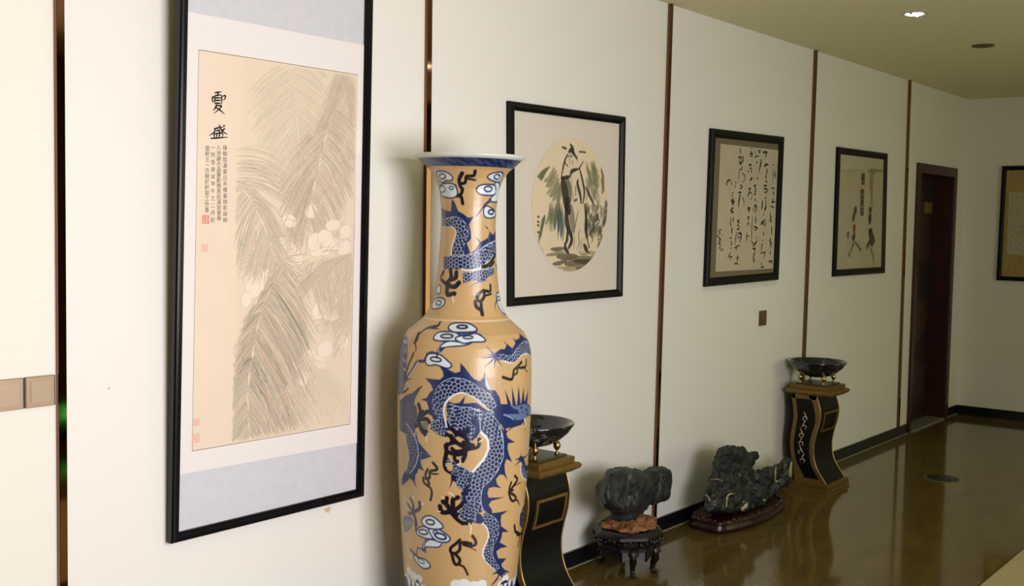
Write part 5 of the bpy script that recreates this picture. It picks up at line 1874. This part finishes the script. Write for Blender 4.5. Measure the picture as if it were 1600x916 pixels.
def ell(cx, cy, cz, rx, ry, rz, rot=0.0):
    def fn(bm):
        r = bmesh.ops.create_icosphere(bm, subdivisions=3, radius=1.0)
        Mx = Matrix.Translation((cx, cy, cz)) @ Matrix.Rotation(rot, 4, 'X') @ Matrix.Diagonal((rx, ry, rz, 1))
        bmesh.ops.transform(bm, matrix=Mx, verts=r['verts'])
    return fn


def sil(px_pts, xplane, xa, xb, shrink=0.0):
    """a lump of stone with the outline given in the photograph, xa..xb thick"""
    c0 = np.mean(np.array(px_pts, float), axis=0)

    def fn(bm):
        rows_ = []
        for x, k in ((xa, 0.80), (xa + (xb - xa) * 0.25, 0.95), ((xa + xb) / 2, 0.99), (xa + (xb - xa) * 0.8, 0.93), (xb, 0.76)):
            row = []
            for q in px_pts:
                qq = c0 + (np.array(q, float) - c0) * k
                p = on_x(qq[0], qq[1], x)
                row.append(bm.verts.new((x, p[1], p[2])))
            rows_.append(row)
        n = len(px_pts)
        for r_, s_ in zip(rows_, rows_[1:]):
            for i in range(n):
                bm.faces.new((r_[i], r_[(i + 1) % n], s_[(i + 1) % n], s_[i]))
        bm.faces.new(rows_[0][::-1])
        bm.faces.new(rows_[-1])
        bmesh.ops.recalc_face_normals(bm, faces=bm.faces)
    return fn


RT = lambda *p: tile(860, 680, 3.8816, p)
# near stone on its four-legged stand
st1 = empty('scholar_stone', (0.2, 4.27, 0.2), 'blocky dark grey display stone with two lumps on a small black wood stand', 'stone')
rock_mesh('stone', [sil(RT((325, 215), (345, 195), (440, 190), (530, 205), (600, 240), (640, 330), (600, 430), (560, 480), (450, 490), (350, 460), (310, 430), (310, 360)), 0.21, 0.10, 0.30),
                    ell(0.20, 4.20, 0.37, 0.10, 0.12, 0.10), sil(RT((560, 205), (600, 188), (690, 192), (730, 215), (738, 280), (735, 380), (690, 422), (620, 425), (560, 400), (540, 300)), 0.15, 0.07, 0.19),
                    ell(0.2, 4.25, 0.262, 0.06, 0.08, 0.04)], 0.009, 'rock_a', st1, 0.015, 3, 11.0, 0.235)
rock_mesh('rust_base', [ell(0.21, 4.27, 0.212, 0.135, 0.15, 0.020), ell(0.25, 4.33, 0.222, 0.06, 0.08, 0.018), ell(0.26, 4.20, 0.224, 0.05, 0.06, 0.018), ell(0.2, 4.26, 0.23, 0.06, 0.08, 0.03)], 0.006, 'rust', st1, 0.016, 8, 22.0, 0.204)
s1 = empty('stone_stand', (0.2, 4.27, 0), 'small black carved wood stand with four curved legs under the blocky stone', 'stand')
bm = bmesh.new()
cxs, cys = 0.210, 4.268
def oct_ring(bm, r1, r2, z, cx=cxs, cy=cys, n=8, ph=math.pi / 8):
    return [bm.verts.new((cx + r1 * math.cos(ph + 2 * math.pi * k / n), cy + r2 * math.sin(ph + 2 * math.pi * k / n), z)) for k in range(n)]
rings = [oct_ring(bm, *q) for q in ((0.135, 0.145, 0.112), (0.150, 0.160, 0.116), (0.152, 0.162, 0.130), (0.140, 0.150, 0.140), (0.144, 0.154, 0.160), (0.162, 0.176, 0.172), (0.162, 0.176, 0.184), (0.150, 0.16, 0.192), (0.14, 0.15, 0.202))]
for r_, s_ in zip(rings, rings[1:]):
    for k in range(8):
        bm.faces.new((r_[k], r_[(k + 1) % 8], s_[(k + 1) % 8], s_[k]))
bm.faces.new(rings[0][::-1])
bm.faces.new(rings[-1])
from_bm('stand_top', bm, 'dark_wood', s1, bevel=0.002)
bm = bmesh.new()
for k in range(40):
    a = 2 * math.pi * k / 40
    r_ = 0.156 * (1.0 / max(abs(math.cos((a + math.pi / 8) % (math.pi / 4) - math.pi / 8)), 0.9)) * 0.98
    bmesh.ops.create_icosphere(bm, subdivisions=1, radius=0.010 + 0.003 * math.sin(k * 2.3), matrix=Matrix.Translation((cxs + r_ * math.cos(a), cys + r_ * math.sin(a), 0.160 + 0.006 * math.sin(k * 1.7))))
from_bm('carved_border', bm, 'dark_wood', s1, True)['kind'] = 'stuff'
for a in (-0.42, 0.55, math.pi - 0.42, math.pi + 0.55):
    dx, dy = math.cos(a - 0.4), math.sin(a - 0.4)
    bm = bmesh.new()
    q = [(0.128, 0.125), (0.142, 0.102), (0.140, 0.075), (0.126, 0.045), (0.122, 0.022), (0.132, 0.010), (0.146, 0.010), (0.150, 0.018)]
    tube(bm, [(cxs + r_ * dx, cys + r_ * dy, z) for r_, z in q], [0.026, 0.024, 0.018, 0.013, 0.012, 0.010, 0.009, 0.007], 10)
    from_bm('leg', bm, 'dark_wood', s1, True)
bm = bmesh.new()
for k in range(8):
    a0 = math.pi / 8 + k * math.pi / 4
    a1 = a0 + math.pi / 4
    for j in range(6):
        t0, t1_ = j / 6, (j + 1) / 6
        def pt(t):
            return (cxs + 0.138 * (math.cos(a0) * (1 - t) + math.cos(a1) * t), cys + 0.142 * (math.sin(a0) * (1 - t) + math.sin(a1) * t))
        pa_, pb_ = pt(t0), pt(t1_)
        h0, h1 = 0.070 + 0.018 * math.sin(math.pi * t0), 0.070 + 0.018 * math.sin(math.pi * t1_)
        v = [bm.verts.new((*pa_, 0.125)), bm.verts.new((*pb_, 0.125)), bm.verts.new((*pb_, h1)), bm.verts.new((*pa_, h0))]
        bm.faces.new(v)
ap = from_bm('apron', bm, 'dark_wood', s1)
sol = ap.modifiers.new('s', 'SOLIDIFY')
sol.thickness = 0.008

# jagged far stone
RS = lambda *p: tile(1070, 670, 5.089, p)
st2 = empty('scholar_stone', (0.2, 5.5, 0.06), 'jagged dark green display rock with cream veins on a low red-brown base', 'stone')
rk2 = rock_mesh('stone', [sil(RS((135, 660), (160, 520), (215, 400), (218, 300), (262, 215), (258, 155), (330, 122), (385, 130), (410, 150), (465, 130), (492, 160), (495, 235), (540, 300), (560, 400), (600, 560), (560, 660), (400, 690), (200, 670)), 0.20, 0.12, 0.27),
                    sil(RS((480, 240), (555, 178), (580, 195), (570, 240), (540, 310), (500, 330)), 0.18, 0.14, 0.21),
                    sil(RS((540, 330), (590, 325), (700, 310), (765, 250), (830, 228), (858, 262), (866, 320), (836, 415), (780, 468), (700, 540), (640, 600), (560, 640)), 0.20, 0.16, 0.25),
                    sil(RS((150, 660), (200, 540), (300, 480), (450, 500), (600, 470), (700, 500), (690, 600), (600, 650), (380, 680)), 0.26, 0.18, 0.30),
                    ell(0.22, 5.28, 0.16, 0.07, 0.12, 0.08)], 0.009, 'rock_b', st2, 0.024, 21, 13.0, 0.080)
# cream veins running over the rock face: strips draped on its front surface
bpy.context.view_layer.update()
from mathutils.bvhtree import BVHTree
me_ = rk2.data
bvh = BVHTree.FromPolygons([v.co.copy() for v in me_.vertices], [tuple(p.vertices) for p in me_.polygons])


def vein(pts, wid, name='quartz_vein'):
    Q = catmull(RS(*pts), 8)
    bm = bmesh.new()
    prev = None
    done = False
    eye = Vector(EYE)
    n = len(Q)
    for i, q in enumerate(Q):
        a = Q[max(i - 1, 0)]
        b = Q[min(i + 1, n - 1)]
        d = np.array(b) - np.array(a)
        d = d / (np.linalg.norm(d) + 1e-9)
        nn = np.array([-d[1], d[0]])
        w_ = wid * (0.45 + 0.55 * math.sin(math.pi * (i + 0.5) / n)) * (1 + 0.2 * math.sin(i * 0.8)) / 2
        row = []
        for s_ in (-1, -0.4, 0.4, 1):
            g = Vector(ray(*(np.array(q) + nn * s_ * w_))).normalized()
            h = bvh.ray_cast(eye, g)
            if h[0] is None:
                row = None
                break
            row.append(bm.verts.new(h[0] + h[1] * (0.004 if abs(s_) < 0.9 else -0.002)))
        if done:
            row = None
        if row and prev:
            if max((x.co - y.co).length for x, y in zip(row, prev)) < 0.06:
                for k in range(3):
                    bm.faces.new((prev[k], prev[k + 1], row[k + 1], row[k]))
            elif len(bm.faces):
                done = True
        elif prev and len(bm.faces):
            done = True
        prev = row
    for v_ in [v_ for v_ in bm.verts if not v_.link_faces]:
        bm.verts.remove(v_)
    o = from_bm(name, bm, 'vein', rk2, True)
    return o


vein(((380, 680), (440, 650), (480, 620), (500, 590)), 7)
vein(((470, 590), (450, 520), (430, 470), (450, 420)), 5)
vein(((570, 645), (620, 610), (640, 560), (690, 510), (720, 500)), 7)
vein(((850, 265), (840, 330), (835, 390), (800, 450)), 6)
vein(((725, 300), (720, 350), (725, 420), (770, 400)), 2.5)
vein(((330, 620), (335, 560), (350, 525), (400, 515)), 2.6)
vein(((160, 520), (190, 550), (200, 580)), 2.6)
vein(((210, 410), (250, 402), (300, 415)), 1.8)
vein(((560, 345), (580, 335), (605, 322)), 4)
s2 = empty('stone_stand', (0.2, 5.45, 0), 'low oval dark red-brown wood base under the jagged rock', 'stand')
bm = bmesh.new()
bc = (0.182, 5.43)
prof2 = [(0.93, 0.0), (0.99, 0.012), (1.0, 0.028), (0.95, 0.040), (0.965, 0.050), (0.97, 0.058), (0.93, 0.066), (0.86, 0.070)]
NR = 48
rings = []
for s_, z in prof2:
    rg = []
    for k in range(NR):
        a = 2 * math.pi * k / NR
        lob = 1 + 0.035 * math.cos(6 * a + 0.5)
        rg.append(bm.verts.new((bc[0] + 0.160 * s_ * lob * math.copysign(abs(math.cos(a)) ** 0.7, math.cos(a)), bc[1] + 0.40 * s_ * lob * math.copysign(abs(math.sin(a)) ** 0.85, math.sin(a)), z)))
    rings.append(rg)
for r_, q_ in zip(rings, rings[1:]):
    for k in range(NR):
        bm.faces.new((r_[k], r_[(k + 1) % NR], q_[(k + 1) % NR], q_[k]))
bm.faces.new(rings[0][::-1])
bm.faces.new(rings[-1])
from_bm('base_block', bm, 'red_wood', s2, True)
bm = bmesh.new()
for k in range(46):
    a = 2 * math.pi * k / 46
    bmesh.ops.create_icosphere(bm, subdivisions=1, radius=0.011 + 0.004 * math.sin(k * 2.7),
                               matrix=Matrix.Translation((bc[0] + 0.148 * math.copysign(abs(math.cos(a)) ** 0.7, math.cos(a)), bc[1] + 0.37 * math.copysign(abs(math.sin(a)) ** 0.85, math.sin(a)), 0.062 + 0.004 * math.sin(k * 1.3))))
from_bm('carved_border', bm, 'red_wood', s2, True)['kind'] = 'stuff'


# ------------------------------------------------------------------ small wall and floor things
def switch(ya, yb, za, zb, label):
    s = empty('light_switch', (0, (ya + yb) / 2, (za + zb) / 2), label, 'switch')
    bm = bmesh.new()
    bx(bm, (0, ya + 0.001, za + 0.001), (0.0085, yb + 0.0025, zb - 0.001))
    from_bm('back_edge_shadow_gap', bm, 'edge_and_gap', s)  # brown back edge, widened on one side to imitate the shadow gap
    bm = bmesh.new()
    bx(bm, (0.006, ya, za), (0.010, yb, zb))
    from_bm('cover_plate', bm, 'champagne', s, bevel=0.0018)
    bm = bmesh.new()
    m_ = 0.0135
    bx(bm, (0.0095, ya + m_, za + m_), (0.0118, yb - m_, zb - m_))
    from_bm('rocker', bm, 'champagne_in', s, bevel=0.0008)
    return s


switch(1.409, 1.494, 1.0665, 1.153, 'champagne wall switch cut off by the left picture edge')
switch(1.500, 1.584, 1.0665, 1.153, 'champagne wall switch beside the leftmost bronze strip')
so = empty('wall_socket', (0, 6.02, 1.05), 'small bronze-coloured wall socket plate under the framed cursive calligraphy', 'socket')
bm = bmesh.new()
bx(bm, (0, 5.975, 1.011), (0.009, 6.062, 1.100))
from_bm('cover_plate', bm, 'bronze_plate', so, bevel=0.0015)
bm = bmesh.new()
bx(bm, (0.0085, 5.99, 1.027), (0.0105, 6.047, 1.084))
from_bm('socket_insert', bm, 'bronze_plate', so, bevel=0.0008)
bm = bmesh.new()
for y_, z_, h_ in ((6.012, 1.066, 0.010), (6.026, 1.066, 0.010), (6.008, 1.044, 0.009), (6.030, 1.044, 0.009)):
    bx(bm, (0.0104, y_ - 0.0015, z_ - h_ / 2), (0.0107, y_ + 0.0015, z_ + h_ / 2))
from_bm('slots', bm, 'edge_and_gap', so)

q = on_x(512, 797)
bm = bmesh.new()
vs = [bm.verts.new((0.0006, q[1] + 0.014 * math.cos(a) * (1 + 0.3 * math.sin(3 * a)), q[2] + 0.010 * math.sin(a) * (1 + 0.25 * math.cos(5 * a)))) for a in np.linspace(0, 2 * math.pi, 20, endpoint=False)]
bm.faces.new(vs)
from_bm('stain', bm, 'stain', wall_left)
q = on_x(170, 607)
bm = bmesh.new()
vs = [bm.verts.new((0.0006, q[1] + 0.0016 * math.cos(a), q[2] + 0.003 * math.sin(a))) for a in np.linspace(0, 2 * math.pi, 10, endpoint=False)]
bm.faces.new(vs)
from_bm('speck', bm, 'dark_dot', wall_left)

# round floor cover
fc = empty('floor_cover', (0.722, 7.185, 0), 'dark green round cover plate set in the polished floor', 'floor plate')
bm = bmesh.new()
lathe(bm, [(0, 0.0015), (0.098, 0.0015), (0.100, 0.0), (0.108, 0.0), (0.107, 0.003), (0.100, 0.0032)], 0.722, 7.185, 48)
from_bm('rim', bm, 'cover_rim', fc, True)
bm = bmesh.new()
lathe(bm, [(0, 0.005), (0.094, 0.0045), (0.101, 0.0028), (0.101, 0.0)], 0.722, 7.185, 48)
from_bm('plate', bm, 'cover', fc, True)

# rug, lower right
e1, e2_ = on_z(1530, 916), on_z(1600, 862)
rx = float((e1[0] + e2_[0]) / 2)
rug = empty('rug', (rx + 0.6, 5.0, 0), 'pale beige rug edge in the lower right corner of the floor', 'rug')
bm = bmesh.new()
bx(bm, (rx, 2.2, 0.0), (rx + 1.3, 8.2, 0.008))
from_bm('pile', bm, 'rug', rug, bevel=0.002)
bm = bmesh.new()
bx(bm, (rx - 0.006, 2.194, 0.0), (rx, 8.206, 0.007))
bx(bm, (rx, 2.194, 0.0), (rx + 1.3, 2.2, 0.007))
bx(bm, (rx, 8.2, 0.0), (rx + 1.3, 8.206, 0.007))
bx(bm, (rx + 1.3, 2.194, 0.0), (rx + 1.306, 8.206, 0.007))
from_bm('binding', bm, 'rug_edge', rug)

# evacuation sign, low on the right wall (seen only as a green glint in the first bronze strip)
sg = empty('exit_sign', (ROOM_X, 4.04, 0.2), 'green running-figure exit sign low on the right-hand wall', 'sign')
bm = bmesh.new()
bx(bm, (ROOM_X - 0.03, 3.86, 0.13), (ROOM_X, 4.22, 0.28))
from_bm('housing', bm, 'sign_box', sg, bevel=0.003)
bm = bmesh.new()
bx(bm, (ROOM_X - 0.032, 3.875, 0.145), (ROOM_X - 0.0305, 4.205, 0.265))
from_bm('face', bm, 'sign', sg)
bm = bmesh.new()
XF = ROOM_X - 0.033
bmesh.ops.create_circle(bm, cap_ends=True, segments=12, radius=0.010, matrix=Matrix.Translation((XF, 4.065, 0.248)) @ Matrix.Rotation(math.pi / 2, 4, 'Y'))
for a, b, r_ in (((4.060, .236), (4.045, .205), .008), ((4.045, .205), (4.065, .185), .006), ((4.065, .185), (4.06, .16), .005), ((4.045, .205), (4.025, .185), .006), ((4.025, .185), (4.005, .185), .005), ((4.056, .23), (4.08, .215), .004), ((4.05, .228), (4.03, .222), .004),
                 ((4.11, .16), (4.11, .252), .004), ((4.11, .252), (4.16, .252), .004), ((4.16, .252), (4.16, .16), .004), ((3.90, .205), (3.97, .205), .005), ((3.90, .205), (3.92, .225), .004), ((3.90, .205), (3.92, .185), .004)):
    d = Vector((0, b[0] - a[0], b[1] - a[1])).normalized()
    nn = Vector((0, -d.z, d.y)) * r_
    A_, B_ = Vector((XF, *a)), Vector((XF, *b))
    bm.faces.new([bm.verts.new(v) for v in (A_ + nn, B_ + nn, B_ - nn, A_ - nn)])
from_bm('pictogram', bm, 'sign_white', sg)['kind'] = 'stuff'


# ------------------------------------------------------------------ ceiling fittings
def downlight(x, y, power, label, color=(1.0, 1.0, 0.68), lit=True, spot=1.9):
    d = empty('downlight', (x, y, CEIL), label, 'downlight', 'recessed downlights')
    bm = bmesh.new()
    lathe(bm, [(0.042, CEIL - 0.001), (0.052, CEIL - 0.006), (0.062, CEIL - 0.005), (0.066, CEIL)], x, y, 32)
    from_bm('ring', bm, 'white_metal', d, True)
    bm = bmesh.new()
    lathe(bm, [(0, CEIL - 0.010), (0.03, CEIL - 0.009), (0.042, CEIL - 0.004), (0.042, CEIL)], x, y, 32)
    from_bm('lens', bm, 'lamp' if lit else 'white_metal', d, True)
    for s_ in (-1, 1):
        bm = bmesh.new()
        bx(bm, (x - 0.006, y + s_ * 0.052 - 0.008, CEIL - 0.012), (x + 0.006, y + s_ * 0.052 + 0.008, CEIL - 0.004))
        from_bm('spring_clip', bm, 'grille', d)
    l = bpy.data.lights.new('downlight_beam', 'SPOT')
    l.energy = power
    l.color = color
    l.spot_size = spot
    l.spot_blend = 0.9
    l.shadow_soft_size = 0.045
    o = bpy.data.objects.new('downlight_beam', l)
    COL.objects.link(o)
    o.location = (x, y, CEIL - 0.03)
    return d


downlight(0.917, 5.782, 13, 'lit round downlight in the ceiling above the corridor')
downlight(2.3, 8.3, 20, 'added lit downlight by the far wall, out of view right of the picture edge', (1.0, 1.0, 0.60))  # unseen extra fitting, added to light the far end
downlight(2.6, 5.8, 13, 'added lit downlight out of view over the right side of the corridor', (1.0, 0.93, 0.75))  # another unseen fitting, put in for more corridor light
sp = empty('ceiling_speaker', (0.913, 7.0, CEIL), 'round flush ceiling speaker beyond the lit downlight', 'speaker')
bm = bmesh.new()
lathe(bm, [(0.058, CEIL - 0.006), (0.062, CEIL - 0.006), (0.066, CEIL)], 0.913, 7.0, 40)
from_bm('ring', bm, 'grille', sp, True)
bm = bmesh.new()
lathe(bm, [(0, CEIL - 0.007), (0.058, CEIL - 0.005), (0.058, CEIL)], 0.913, 7.0, 40)
from_bm('grille', bm, 'grille', sp, True)

fix_parents()
